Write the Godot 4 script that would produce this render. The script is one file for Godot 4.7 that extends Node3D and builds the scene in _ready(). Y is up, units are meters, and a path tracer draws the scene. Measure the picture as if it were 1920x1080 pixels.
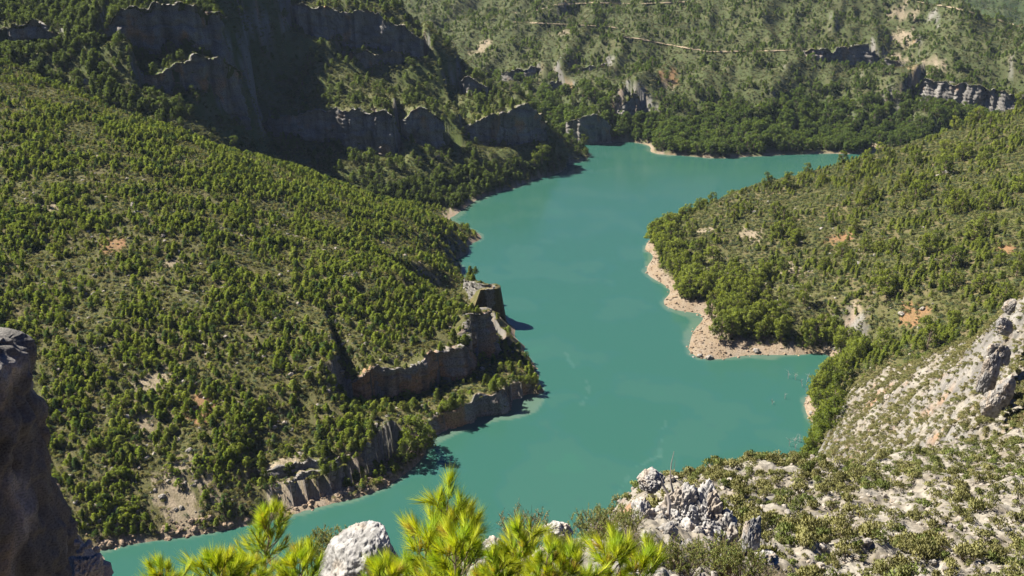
extends Node3D
# A dammed river winding between pine-covered limestone hills, seen from a crag.

const F := 1884.0            # focal length in pixels of the 1920 x 1080 photograph
const PITCH := 19.5          # degrees the camera looks down
const CAM_H := 150.0         # metres above the water

var rng := RandomNumberGenerator.new()
class Landform:
	var name := ""
	var g: PackedFloat32Array
	var nx := 0
	var x0 := 0.0
	var z0 := 0.0
	var x1 := 0.0
	var z1 := 0.0
	var cell := 1.0
	var big := 1.0
	var mid := 1.0
	var near := 1.0

var forms: Array[Landform] = []      # the ground is the highest of them
var won := 0                 # the landform that won the last ground() call
var n_big := FastNoiseLite.new()
var n_mid := FastNoiseLite.new()
var n_fine := FastNoiseLite.new()
var n_patch := FastNoiseLite.new()
var n_cell := FastNoiseLite.new()
var n_ridge := FastNoiseLite.new()
var used := {}
var M := {}


# ---------------------------------------------------------------- pixels to places
func look(px: float, py: float) -> Vector3:      # direction through a pixel, scaled to one metre forward
	var p := deg_to_rad(PITCH)
	var v := (540.0 - py) / F
	var fz := cos(p) + v * sin(p)
	var fy := -sin(p) + v * cos(p)
	return Vector3((px - 960.0) / F / fz, fy / fz, -1.0)

func at_d(px: float, py: float, d: float) -> Vector3:
	return Vector3(0, CAM_H, 0) + look(px, py) * d

func at_h(px: float, py: float, h: float) -> Vector3:
	var l := look(px, py)
	return Vector3(0, CAM_H, 0) + l * ((h - CAM_H) / l.y)

func pixel(p: Vector3) -> Vector2:
	var a := deg_to_rad(PITCH)
	var q := p - Vector3(0, CAM_H, 0)
	var fw := -q.z * cos(a) - q.y * sin(a)
	var up := q.y * cos(a) - q.z * -sin(a) * -1.0
	up = q.y * cos(a) + (-q.z) * sin(a)
	if fw < 0.1: return Vector2(-9999, -9999)
	return Vector2(960.0 + F * q.x / fw, 540.0 - F * up / fw)


# ---------------------------------------------------------------- landforms
# pts: points the surface passes through (x, height, z); a multiquadric carries it between them
func landform(called: String, pts: Array, cell: float, c: float, reach: float, foot := [], steep := 2.0) -> void:
	var poly := PackedVector2Array()
	for q: Vector3 in foot: poly.append(Vector2(q.x, q.z))
	var n := pts.size()
	# a best-fit plane first; the multiquadric carries what departs from it
	var mean := Vector3.ZERO
	for p: Vector3 in pts: mean += p / n
	var xx := 0.0; var xz := 0.0; var zz := 0.0; var xy := 0.0; var zy := 0.0
	for p: Vector3 in pts:
		var q := p - mean
		xx += q.x * q.x; xz += q.x * q.z; zz += q.z * q.z; xy += q.x * q.y; zy += q.z * q.y
	var det := xx * zz - xz * xz
	var sx := (xy * zz - zy * xz) / det
	var sz := (zy * xx - xy * xz) / det
	var a := []
	for i in n:
		var row := PackedFloat64Array()
		row.resize(n + 1)
		var p: Vector3 = pts[i]
		for j in n:
			var q: Vector3 = pts[j]
			var dx := p.x - q.x
			var dz := p.z - q.z
			row[j] = -sqrt(dx * dx + dz * dz + c * c)
		row[i] += 0.6 if i >= 0 else 0.0
		row[n] = p.y - mean.y - sx * (p.x - mean.x) - sz * (p.z - mean.z)
		a.append(row)
	for k in n:
		var best := k
		for i in range(k + 1, n):
			if absf(a[i][k]) > absf(a[best][k]): best = i
		var t = a[k]; a[k] = a[best]; a[best] = t
		var pk: PackedFloat64Array = a[k]
		for i in range(k + 1, n):
			var ri: PackedFloat64Array = a[i]
			var f := ri[k] / pk[k]
			if f != 0.0:
				for j in range(k, n + 1): ri[j] -= f * pk[j]
				a[i] = ri
	var w := PackedFloat64Array()
	w.resize(n)
	for k in range(n - 1, -1, -1):
		var s: float = a[k][n]
		for j in range(k + 1, n): s -= a[k][j] * w[j]
		w[k] = s / a[k][k]
	var lo := Vector2(1e9, 1e9)
	var hi := Vector2(-1e9, -1e9)
	for p: Vector3 in pts:
		lo = Vector2(minf(lo.x, p.x), minf(lo.y, p.z))
		hi = Vector2(maxf(hi.x, p.x), maxf(hi.y, p.z))
	lo -= Vector2(reach, reach)
	hi += Vector2(reach, reach)
	var nx := int((hi.x - lo.x) / cell) + 2
	var nz := int((hi.y - lo.y) / cell) + 2
	var px := PackedFloat64Array()
	var pz := PackedFloat64Array()
	for p: Vector3 in pts:
		px.append(p.x); pz.append(p.z)
	var g := PackedFloat32Array()
	g.resize(nx * nz)
	var cc := c * c
	for iz in nz:
		var z := lo.y + iz * cell
		for ix in nx:
			var x := lo.x + ix * cell
			if absf(x) > -z * 0.7 + 40.0:
				g[iz * nx + ix] = -60.0
				continue
			var s := mean.y + sx * (x - mean.x) + sz * (z - mean.z)
			for k in n:
				var dx := x - px[k]
				var dz := z - pz[k]
				s -= w[k] * sqrt(dx * dx + dz * dz + cc)
			if poly.size():
				var at := Vector2(x, z)
				if not Geometry2D.is_point_in_polygon(at, poly):
					var far := 1e9
					for e in poly.size():
						far = minf(far, at.distance_to(Geometry2D.get_closest_point_to_segment(at, poly[e], poly[(e + 1) % poly.size()])))
					s -= far * steep
			g[iz * nx + ix] = s
	var f := Landform.new()
	f.name = called
	f.g = g
	f.nx = nx
	f.x0 = lo.x
	f.z0 = lo.y
	f.x1 = lo.x + (nx - 1) * cell
	f.z1 = lo.y + (nz - 1) * cell
	f.cell = cell
	f.big = ROUGH[called][0]
	f.mid = ROUGH[called][1]
	f.near = 3.5 if called.begins_with("scrub") else 14.0 if called == "crag_ledge" else 1.0
	forms.append(f)

const ROUGH := {"left_hill": [2.2, 0.5], "mountain": [3.5, 1.0], "far_hill": [6.0, 1.3], "distant_hill": [12.0, 2.0], "peninsula": [1.8, 0.5], "scrub_ledge": [1.1, 0.45], "scrub_slope": [2.0, 0.6], "crag_ledge": [0.25, 0.2]}

func smooth_ground(x: float, z: float) -> float:
	var best := -40.0
	won = -1
	for i in forms.size():
		var f := forms[i]
		if x <= f.x0 or z <= f.z0 or x >= f.x1 or z >= f.z1: continue
		var fx := (x - f.x0) / f.cell
		var fz := (z - f.z0) / f.cell
		var ix := int(fx)
		var o := int(fz) * f.nx + ix
		fx -= ix
		fz -= int(fz)
		var h := lerpf(lerpf(f.g[o], f.g[o + 1], fx), lerpf(f.g[o + f.nx], f.g[o + f.nx + 1], fx), fz)
		if z > -40.0: h = minf(h, CAM_H - 1.6 + z * 0.45)
		if h > best:
			best = h
			won = i
	return best

func ground(x: float, z: float) -> float:
	return detail(smooth_ground(x, z), x, z)

func detail(h: float, x: float, z: float) -> float:
	if won < 0: return h
	var f := forms[won]
	var k := clampf(absf(h) / 7.0, 0.1, 1.0)
	var s := f.near
	h += k * (f.big * n_big.get_noise_2d(x * s, z * s) + f.mid * n_mid.get_noise_2d(x * s, z * s))
	if s == 3.5: h += 0.5 * n_cell.get_noise_2d(x * 2.2, z * 2.2) + 0.24 * n_cell.get_noise_2d(x * 7.0, z * 7.0) + 0.1 * n_fine.get_noise_2d(x * 2.5, z * 2.5)
	elif s == 14.0: h += 0.22 * n_cell.get_noise_2d(x * 9.0, z * 9.0) + 0.1 * n_cell.get_noise_2d(x * 30.0, z * 30.0)
	elif won == 2 and h > 4.0: h += clampf((h - 4.0) / 25.0, 0.0, 1.0) * 11.0 * n_ridge.get_noise_2d(x + 0.35 * z, z * 0.3)
	if z < -215.0: h = scarp(h, x, z)
	return h


# ---------------------------------------------------------------- objects
func numbered(called: String) -> String:
	if not used.has(called):
		used[called] = 0
		return called
	used[called] += 1
	return "%s_%03d" % [called, used[called]]

func tag(o: Node3D, label: String, category := "", group := "", kind := "") -> Node3D:
	if label: o.set_meta("label", label)
	if category: o.set_meta("category", category)
	if group: o.set_meta("group", group)
	if kind: o.set_meta("kind", kind)
	return o

func put(called: String, mesh: Mesh, mat: Material, parent: Node = null) -> MeshInstance3D:
	var o := MeshInstance3D.new()
	o.name = numbered(called) if parent == null else called
	o.mesh = mesh
	if mat: o.material_override = mat
	(self if parent == null else parent).add_child(o, true)
	return o

func base(called: String, at: Vector3, turn := 0.0, size := 1.0) -> Node3D:
	var o := Node3D.new()
	o.name = numbered(called)
	add_child(o)
	o.position = at
	o.rotation.y = turn
	o.scale = Vector3.ONE * size
	return o

func sheet(v: PackedVector3Array, col: PackedColorArray, idx: PackedInt32Array) -> ArrayMesh:
	var arr := []
	arr.resize(Mesh.ARRAY_MAX)
	arr[Mesh.ARRAY_VERTEX] = v
	if col.size(): arr[Mesh.ARRAY_COLOR] = col
	arr[Mesh.ARRAY_INDEX] = idx
	var st := SurfaceTool.new()
	st.create_from_arrays(arr)
	st.generate_normals()
	return st.commit()

func noise(seed_: int, freq: float, oct: int, kind := FastNoiseLite.TYPE_SIMPLEX_SMOOTH, fractal := FastNoiseLite.FRACTAL_FBM) -> FastNoiseLite:
	var n := FastNoiseLite.new()
	n.seed = seed_
	n.frequency = freq
	n.noise_type = kind
	n.fractal_type = fractal
	n.fractal_octaves = oct
	return n

func noise_tex(seed_: int, freq: float, oct: int, stops: Array, normal := 0.0, kind := FastNoiseLite.TYPE_SIMPLEX_SMOOTH) -> NoiseTexture2D:
	var t := NoiseTexture2D.new()
	t.width = 512
	t.height = 512
	t.seamless = true
	t.noise = noise(seed_, freq, oct, kind)
	if normal > 0.0:
		t.as_normal_map = true
		t.bump_strength = normal
	else:
		var g := Gradient.new()
		g.offsets = PackedFloat32Array(stops[0])
		g.colors = PackedColorArray(stops[1])
		t.color_ramp = g
	return t

func lin(r: float, g: float, b: float) -> Color:
	return Color(r, g, b).linear_to_srgb()

func grey(v: float) -> Color:
	return Color(v, v, v)

func matte(called: String, c: Color, rough := 0.9, vc := true) -> StandardMaterial3D:
	var m := StandardMaterial3D.new()
	m.resource_name = called
	m.albedo_color = c
	m.roughness = rough
	m.metallic_specular = 0.25
	m.vertex_color_use_as_albedo = vc
	M[called] = m
	return m

func triplanar(m: StandardMaterial3D, tex: Texture2D, size: float, nrm: Texture2D = null, strength := 1.0, world := true) -> void:
	m.albedo_texture = tex
	m.uv1_triplanar = true
	m.uv1_world_triplanar = world
	m.uv1_scale = Vector3.ONE / size
	if nrm:
		m.normal_enabled = true
		m.normal_texture = nrm
		m.normal_scale = strength


const SUN := Vector3(-0.75, 0.92, -0.26)

func setup_noise() -> void:
	n_big = noise(11, 1.0 / 60.0, 4)
	n_mid = noise(12, 1.0 / 9.0, 3)
	n_fine = noise(13, 1.0 / 2.2, 3)
	n_patch = noise(14, 1.0 / 38.0, 4)
	n_cell = noise(15, 1.0 / 7.0, 2, FastNoiseLite.TYPE_CELLULAR)
	n_ridge = noise(16, 1.0 / 90.0, 3, FastNoiseLite.TYPE_SIMPLEX_SMOOTH, FastNoiseLite.FRACTAL_RIDGED)

func setup_materials() -> void:
	var grain := noise_tex(21, 0.02, 5, [[0.0, 0.5, 1.0], [grey(0.55), grey(0.85), grey(1.0)]])
	var bump := noise_tex(22, 0.02, 6, [], 10.0)
	triplanar(matte("soil", Color.WHITE), grain, 7.0, bump, 0.8)
	var rock_grain := noise_tex(23, 0.015, 6, [[0.0, 0.4, 0.55, 1.0], [grey(0.5), grey(0.82), grey(0.92), grey(1.0)]])
	var rock_bump := noise_tex(24, 0.012, 7, [], 16.0)
	triplanar(matte("limestone", Color.WHITE, 0.92), rock_grain, 6.0, rock_bump, 1.0)
	triplanar(matte("near_limestone", Color.WHITE, 0.92), rock_grain, 0.8, rock_bump, 1.0)
	var nd := matte("needles", Color.WHITE, 0.6)
	nd.backlight_enabled = true
	nd.backlight = Color(1.0, 1.0, 0.6)
	var lv := matte("leaves", Color.WHITE, 0.7)
	lv.backlight_enabled = true
	lv.backlight = Color(0.6, 0.6, 0.4)
	var nn := matte("near_needles", Color.WHITE, 0.5)
	nn.backlight_enabled = true
	nn.backlight = Color(0.95, 0.95, 0.5)
	var nl := matte("near_leaves", Color.WHITE, 0.6)
	nl.backlight_enabled = true
	nl.backlight = Color(0.6, 0.6, 0.4)
	matte("bark", Color.WHITE, 0.9)
	var w := matte("lake_water", Color.WHITE, 0.12)
	w.metallic_specular = 0.35
	w.normal_enabled = true
	w.normal_texture = noise_tex(25, 0.03, 4, [], 3.0)
	w.uv1_triplanar = true
	w.uv1_world_triplanar = true
	w.uv1_scale = Vector3.ONE / 6.0
	w.normal_scale = 0.25

# how high the bare strip left by the falling water reaches
func shore_edge(i: int, x: float, z: float) -> float:
	var e := 2.3 + 1.2 * n_mid.get_noise_2d(x * 2.0, z * 2.0) + 0.8 * n_patch.get_noise_2d(x, z)
	return e if forms[i].name == "peninsula" else e * 0.5

# colour of the bare ground: matter only (soil, dry grass, stones), linear values
func soil_color(i: int, x: float, z: float, h: float) -> Color:
	var n := n_patch.get_noise_2d(x, z)
	var m := n_mid.get_noise_2d(x * 2.0, z * 2.0)
	var c := Color(0.1, 0.105, 0.038).lerp(Color(0.17, 0.138, 0.075), clampf(0.35 + n + m * 0.8, 0, 1))
	match forms[i].name if i >= 0 else "":
		"scrub_ledge", "scrub_slope", "crag_ledge":
			c = Color(0.325, 0.302, 0.256).lerp(Color(0.215, 0.188, 0.142), clampf(0.35 + 1.3 * m, 0, 1))
		"far_hill":
			c = Color(0.075, 0.095, 0.036).lerp(Color(0.112, 0.11, 0.055), clampf(0.25 + n + m, 0, 1))
		"distant_hill":
			c = Color(0.055, 0.085, 0.03).lerp(Color(0.09, 0.1, 0.045), clampf(0.25 + n + m, 0, 1))
		"mountain":
			c = Color(0.09, 0.115, 0.033).lerp(Color(0.15, 0.145, 0.07), clampf(0.2 + n + m, 0, 1))
	for k in scars.size() if z < -200.0 else 0:
		var q: Vector3 = scars[k]
		var dx := absf(x - q.x)
		if dx > 26.0 or absf(z - q.z) > 36.0: continue
		var far := Vector2(dx, (z - q.z) * 0.7).length() / q.y
		if far < 1.6 and far + 0.9 * n_mid.get_noise_2d(x * 0.7, z * 0.7) + 0.5 * n_patch.get_noise_2d(x * 2.0, z * 2.0) < 0.75: c = scar_colors[k].lerp(c, 0.25 + 0.5 * m)
	# the bare strip between high and low water
	if i >= 0 and h < 5.0 and h > -6.0 and h < shore_edge(i, x, z):
		c = Color(0.269, 0.202, 0.13).lerp(Color(0.302, 0.252, 0.193), clampf(0.5 + m, 0, 1))
	return c

var scars := PackedVector3Array()      # bare earth and scree: x, reach, z
var scar_colors := PackedColorArray()

func setup_scars() -> void:
	var red := Color(0.3, 0.17, 0.09)
	var pale := Color(0.34, 0.28, 0.2)
	for q in [[1575, 450, 7, red], [1320, 432, 6, pale], [1480, 510, 7, pale], [1720, 590, 5, red], [1400, 440, 7, pale], [1300, 660, 5, pale], [1880, 470, 5, red], [905, 95, 12, pale], [1258, 145, 9, red], [1255, 165, 6, pale], [1690, 70, 16, pale], [1700, 30, 14, pale], [1680, 110, 13, pale], [1745, 125, 12, pale], [1720, 160, 9, Color(0.36, 0.27, 0.15)], [1060, 60, 10, pale],
		[320, 495, 4, pale], [215, 460, 5, red], [290, 720, 6, pale], [380, 760, 5, red], [270, 800, 6, pale], [90, 390, 5, pale], [550, 890, 8, pale], [330, 945, 10, pale], [650, 520, 4, pale], [1600, 600, 6, pale], [1090, 400, 4, pale]]:
		var p := hit(q[0], q[1], 120.0)
		scars.append(Vector3(p.x, q[2], p.z))
		scar_colors.append(q[3])

func in_scar(x: float, z: float) -> bool:
	for q in scars:
		if absf(x - q.x) < 14.0 and Vector2(x - q.x, z - q.z).length() < q.y * 0.7: return true
	return false

func build_terrain() -> void:
	var nu := 520
	var nd := 720
	var u0 := -0.62
	var u1 := 0.62
	var d0 := 4.5
	var d1 := 2300.0
	var v := PackedVector3Array()
	var col := PackedColorArray()
	var who := PackedInt32Array()
	v.resize(nu * nd)
	col.resize(nu * nd)
	who.resize(nu * nd)
	for j in nd:
		var d := d0 * pow(d1 / d0, float(j) / (nd - 1))
		for i in nu:
			var x := lerpf(u0, u1, float(i) / (nu - 1)) * d
			var k := j * nu + i
			var h := ground(x, -d)
			v[k] = Vector3(x, h, -d)
			who[k] = won
			col[k] = soil_color(won, x, -d, h)
	for j in range(1, nd - 1):          # bare rock where the ground is too steep to hold soil
		for i in range(1, nu - 1):
			var k := j * nu + i
			if v[k].y < -3.0: continue
			var gx := (v[k + 1].y - v[k - 1].y) / (v[k + 1].x - v[k - 1].x)
			var gz := (v[k + nu].y - v[k - nu].y) / (v[k + nu].z - v[k - nu].z)
			var st := sqrt(gx * gx + gz * gz) + 0.5 * n_mid.get_noise_2d(v[k].x, v[k].z)
			var lim := 2.0 if who[k] >= 0 and forms[who[k]].name == "mountain" else 1.15
			if st > lim: col[k] = col[k].lerp(rock_color(v[k], 0.1), clampf((st - lim) * 2.5, 0, 0.9))
	var parts := {}
	for j in nd - 1:
		for i in nu - 1:
			var k := j * nu + i
			var w := maxi(maxi(who[k], who[k + 1]), maxi(who[k + nu], who[k + nu + 1]))
			if w < 0: continue
			if maxf(maxf(v[k].y, v[k + 1].y), maxf(v[k + nu].y, v[k + nu + 1].y)) < -3.0: continue
			w = who[k] if who[k] >= 0 else w
			if not parts.has(w): parts[w] = []
			parts[w].append(k)
	for w in parts:
		var map := {}
		var pv := PackedVector3Array()
		var pc := PackedColorArray()
		var ix := PackedInt32Array()
		for k: int in parts[w]:
			var id := [0, 0, 0, 0]
			var q := 0
			for kk in [k, k + 1, k + nu, k + nu + 1]:
				if not map.has(kk):
					map[kk] = pv.size()
					pv.append(v[kk])
					pc.append(col[kk])
				id[q] = map[kk]
				q += 1
			ix.append_array(PackedInt32Array([id[0], id[2], id[1], id[1], id[2], id[3]]))
		var o := put(TERRAIN_NAMES[forms[w].name][0], sheet(pv, pc, ix), M.soil)
		tag(o, TERRAIN_NAMES[forms[w].name][1], "hillside", "", "structure")

const TERRAIN_NAMES := {
	"left_hill": ["wooded_hill", "pine-covered hill ending in a cliffed headland"],
	"mountain": ["mountain", "steep mountain with shaded limestone cliffs"],
	"far_hill": ["hills", "scrub-covered hills across the water"],
	"distant_hill": ["distant_hills", "green hillside behind the far ridge"],
	"peninsula": ["peninsula_terrain", "pine-dotted peninsula with a bare shore"],
	"scrub_slope": ["scrub_slope_terrain", "pale stony slope dotted with low scrub"],
	"scrub_ledge": ["stony_ledge_terrain", "stony shoulder with shrubs above the water"],
	"crag_ledge": ["crag_ground", "rocky ground of the crag under the young pines"]}

var foam := []

func build_water() -> void:
	for q in [[1075, 785, 1105, 735], [1105, 735, 1095, 690], [1160, 925, 1180, 890], [1185, 880, 1235, 855], [1235, 855, 1248, 790], [1075, 690, 1060, 660]]:
		var a := at_h(q[0], q[1], 0)
		var b := at_h(q[2], q[3], 0)
		foam.append([Vector2(a.x, a.z), Vector2(b.x, b.z)])
	var nu := 420
	var nd := 460
	var v := PackedVector3Array()
	var col := PackedColorArray()
	var ix := PackedInt32Array()
	for j in nd:
		var d := 120.0 * pow(900.0 / 120.0, float(j) / (nd - 1))
		for i in nu:
			var x := lerpf(-0.62, 0.62, float(i) / (nu - 1)) * d
			v.append(Vector3(x, 0, -d))
			col.append(water_color(x, -d))
	for j in nd - 1:
		for i in nu - 1:
			var k := j * nu + i
			ix.append_array(PackedInt32Array([k, k + nu, k + 1, k + 1, k + nu, k + nu + 1]))
	var o := put("water", sheet(v, col, ix), M.lake_water)
	tag(o, "turquoise reservoir water winding between the hills", "water", "", "structure")

func water_color(x: float, z: float) -> Color:
	var c := Color(0.0267, 0.0845, 0.0665)
	# drifts of fine milky silt, and thin foam lines left by the wind
	var n := n_patch.get_noise_2d(x * 0.7 + 300.0, z * 0.7)
	c = c.lerp(Color(0.031, 0.0937, 0.0705), clampf(n * 1.2, 0, 1))
	var bed := smooth_ground(x, z)
	if bed > -2.2:
		var k := 1.0 + bed / 1.1 + 0.9 * n_mid.get_noise_2d(x * 0.5, z * 0.5) + 0.9 * n
		c = c.lerp(Color(0.103, 0.142, 0.0989), clampf(k * 1.2, 0, 0.5))
	for q in foam:
		var s := Geometry2D.get_closest_point_to_segment(Vector2(x, z), q[0], q[1])
		var d := Vector2(x, z).distance_to(s) + 0.8 * n_mid.get_noise_2d(x, z)
		if d < 0.55 and n_mid.get_noise_2d(x * 0.4, z * 0.4) > -0.1: c = c.lerp(Color(0.103, 0.172, 0.146), 0.15)
	return c


# ---------------------------------------------------------------- the shape of the land, read from the photograph
func hp(list: Array, a: Array) -> void:         # [px, py, height]
	for q in a:
		var p := at_h(q[0], q[1], maxf(q[2], 0.0))      # below the water, the pixel shows its surface
		list.append(Vector3(p.x, q[2], p.z))

func dp(list: Array, a: Array) -> void:         # [px, py, metres forward]
	for q in a: list.append(at_d(q[0], q[1], q[2]))

func fall(list: Array, a: Array, along: Vector3) -> void:   # ground that drops away behind an edge [px, py, metres forward]
	for q in a: list.append(at_d(q[0], q[1], q[2]) + along)

func climb(list: Array, px: float, py: float, h: float, segs: Array) -> void:   # march up a slope: [py, gradient]
	var p := at_h(px, py, h)
	list.append(p)
	var d := -p.z
	for s in segs:
		var l := look(px, s[0])
		var d2: float = (CAM_H - h + s[1] * d) / (s[1] - l.y)
		h += s[1] * (d2 - d)
		d = d2
		list.append(at_d(px, s[0], d))

func shape_land() -> void:
	var p := []
	var foot := []
	# the wooded hill and its cliffed headland
	climb(p, -150, 1070, 0, [[950, 0.6], [800, 0.42], [600, 0.38], [400, 0.32], [250, 0.27], [80, 0.22]])
	climb(p, 0, 1055, 0, [[950, 0.6], [800, 0.42], [600, 0.38], [400, 0.3], [250, 0.25], [115, 0.2]])
	climb(p, 150, 1040, 0, [[960, 0.7], [800, 0.42], [600, 0.36], [400, 0.27], [280, 0.2], [190, 0.14]])
	climb(p, 300, 1013, 0, [[940, 0.8], [800, 0.42], [600, 0.35], [400, 0.25], [250, 0.14]])
	climb(p, 450, 988, 0, [[900, 0.85], [760, 0.4], [600, 0.27], [400, 0.16], [300, 0.08]])
	climb(p, 600, 950, 0, [[870, 0.85], [750, 0.42], [600, 0.2], [450, 0.08], [345, 0.0]])
	climb(p, 700, 925, 0, [[830, 0.75], [730, 0.9], [600, 0.12], [480, 0.04], [375, -0.03]])
	climb(p, 800, 845, 0, [[760, 0.6], [665, 1.6], [600, 0.06], [500, -0.02], [410, -0.08]])
	hp(p, [[190, 1032, 0], [380, 1003, 0], [540, 968, 0], [650, 938, 0], [760, 888, 0], [850, 815, 0], [930, 787, 0], [1005, 766, 0], [1018, 732, 0], [990, 672, 0], [938, 640, 0],
		[921, 590, 0], [890, 545, 0], [862, 508, 0], [852, 488, 0], [872, 466, 0], [903, 450, 0], [880, 428, 0], [862, 402, 0],
		[985, 685, 4], [955, 690, 8], [930, 722, 8.5], [1000, 725, 3.5], [880, 740, 7.5], [820, 770, 6],
		[850, 640, 18.5], [900, 600, 19], [915, 585, 19], [870, 540, 18], [850, 515, 9], [845, 470, 9], [865, 440, 8], [830, 420, 13], [780, 400, 18],
		[260, 1060, -8], [420, 1030, -8], [620, 985, -8], [760, 935, -8], [860, 862, -8], [950, 815, -8], [1035, 790, -8], [1060, 735, -8], [1030, 670, -8], [985, 600, -10], [955, 545, -10], [900, 505, -8], [905, 470, -8], [945, 445, -8], [910, 408, -8]])
	fall(p, [[0, 115, 525], [150, 190, 495], [300, 250, 465], [450, 300, 445], [600, 345, 490], [750, 390, 480]], Vector3(20, -22, -60))
	landform("left_hill", p, 4.0, 8.0, 30.0)

	# the cliffed mountain behind it
	p = []
	hp(p, [[862, 398, 0], [930, 362, 0], [1000, 337, 0], [1052, 306, 0], [1108, 286, 0], [1118, 279, 0], [920, 390, -8], [1000, 358, -8], [1080, 316, -8], [1130, 291, -8], [1145, 272, -9],
		[800, 385, 3], [740, 352, 12], [620, 320, 22], [500, 290, 34]])
	dp(p, [[350, 250, 498], [150, 190, 505], [0, 125, 520], [-150, 80, 520],
		[-150, 0, 560], [-150, -120, 660], [0, 100, 528], [0, 30, 550], [0, -80, 640], [150, 150, 520], [150, 60, 545], [150, 0, 585], [150, -80, 650],
		[250, 200, 508], [250, 120, 527], [250, 30, 545], [250, -80, 620], [350, 210, 520], [350, 110, 545], [350, 20, 565], [350, -80, 630],
		[450, 250, 545], [450, 150, 578], [450, 60, 606], [450, 0, 634], [450, -80, 690],
		[510, 200, 595], [520, 110, 640], [600, 150, 628], [640, 117, 652], [720, 205, 612], [800, 205, 628], [560, 215, 600],
		[560, 262, 585], [620, 268, 598], [700, 285, 592], [740, 300, 585], [790, 270, 612], [840, 275, 622], [880, 270, 628], [860, 330, 600], [820, 300, 604],
		[700, 130, 684], [760, 160, 676], [820, 200, 668], [560, 5, 690], [650, 15, 702], [720, 28, 704], [780, 66, 702], [600, 75, 680], [700, 95, 690],
		[720, 0, 722], [800, 55, 714], [900, 145, 700], [1000, 205, 692], [1060, 250, 703], [600, -60, 740], [720, -60, 760],
		[873, 173, 672], [933, 213, 658], [950, 265, 640], [1010, 262, 662], [1060, 270, 688], [980, 300, 640], [1040, 285, 670]])
	fall(p, [[720, 0, 722], [800, 55, 714], [900, 145, 700], [1000, 205, 692], [1060, 250, 703]], Vector3(40, -38, -60))
	fall(p, [[720, -60, 760], [600, -60, 760]], Vector3(20, -30, -80))
	foot = []
	dp(foot, [[1170, 305, 690], [1110, 274, 714], [1060, 250, 716], [1000, 205, 709], [900, 145, 715], [800, 55, 729], [720, 0, 740], [650, -60, 800], [-300, -140, 760], [-400, 100, 470], [300, 300, 430], [860, 440, 500], [1000, 380, 560]])
	landform("mountain", p, 5.0, 7.0, 60.0, foot, 0.9)

	# the hills across the water
	p = []
	hp(p, [[1060, 268, 1], [1125, 268, 0], [1160, 265, 0], [1213, 271, 0], [1232, 287, 0], [1260, 290, 0], [1350, 287, 0], [1500, 279, 0], [1600, 275, 0], [1690, 271, 0], [1780, 273, 0], [1900, 272, 0], [2150, 270, 0],
		[1180, 284, -8], [1220, 304, -8], [1350, 305, -8], [1500, 297, -8], [1700, 290, -8], [1900, 290, -8], [2150, 290, -8], [1100, 292, -8], [1000, 290, -8],
		[1085, 240, 8], [1130, 225, 16], [1180, 252, 5], [1240, 272, 5.5], [1350, 273, 6], [1430, 269, 6], [1500, 265, 6], [1600, 262, 6], [1690, 258, 6], [1800, 257, 6], [1950, 254, 7], [2150, 252, 7]])
	dp(p, [[1190, 200, 772], [1300, 205, 775], [1450, 200, 772], [1600, 200, 782], [1750, 215, 745], [1900, 220, 738], [2150, 200, 750],
		[950, 130, 870], [1000, 190, 815], [1100, 130, 848], [1250, 130, 862], [1400, 130, 838], [1550, 130, 838], [1645, 130, 872], [1720, 140, 808], [1900, 140, 800], [2150, 130, 820],
		[820, 80, 985], [1000, 60, 962], [1150, 60, 935], [1300, 60, 948], [1440, 70, 902], [1600, 60, 928], [1665, 60, 962], [1800, 60, 895], [1920, 70, 900], [2150, 60, 900],
		[780, 10, 1130], [900, 0, 1110], [1050, 0, 1080], [1200, 0, 1052], [1400, 0, 1010], [1600, 0, 1015], [1680, 0, 1010], [1740, 5, 968], [1850, 30, 955], [1925, 53, 945], [2150, 95, 940],
		[700, -60, 1300], [1050, -60, 1210], [1400, -60, 1130], [1600, -50, 1110]])
	fall(p, [[1740, 5, 968], [1850, 30, 955], [1925, 53, 945], [2150, 95, 940]], Vector3(0, -45, -80))
	foot = []
	dp(foot, [[1690, -15, 1040], [1760, 8, 995], [1850, 30, 985], [1925, 53, 975], [2350, 95, 980], [2350, 330, 600], [900, 340, 600], [500, 250, 760], [500, -90, 1350], [1600, -60, 1160]])
	landform("far_hill", p, 8.0, 12.0, 100.0, foot, 0.6)

	p = []
	dp(p, [[1500, 120, 1150], [1700, 60, 1250], [1920, 100, 1250], [2200, 100, 1250], [1500, 0, 1500], [1700, -20, 1500], [1920, 0, 1500], [2200, 0, 1500], [1500, -90, 1900], [1920, -90, 1900], [2200, -90, 1900],
		[400, 40, 1250], [700, 40, 1250], [1000, 60, 1250], [400, -90, 1800], [1000, -90, 1800]])
	landform("distant_hill", p, 25.0, 30.0, 200.0)

	# the wooded peninsula and the bank beyond it
	p = []
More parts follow.
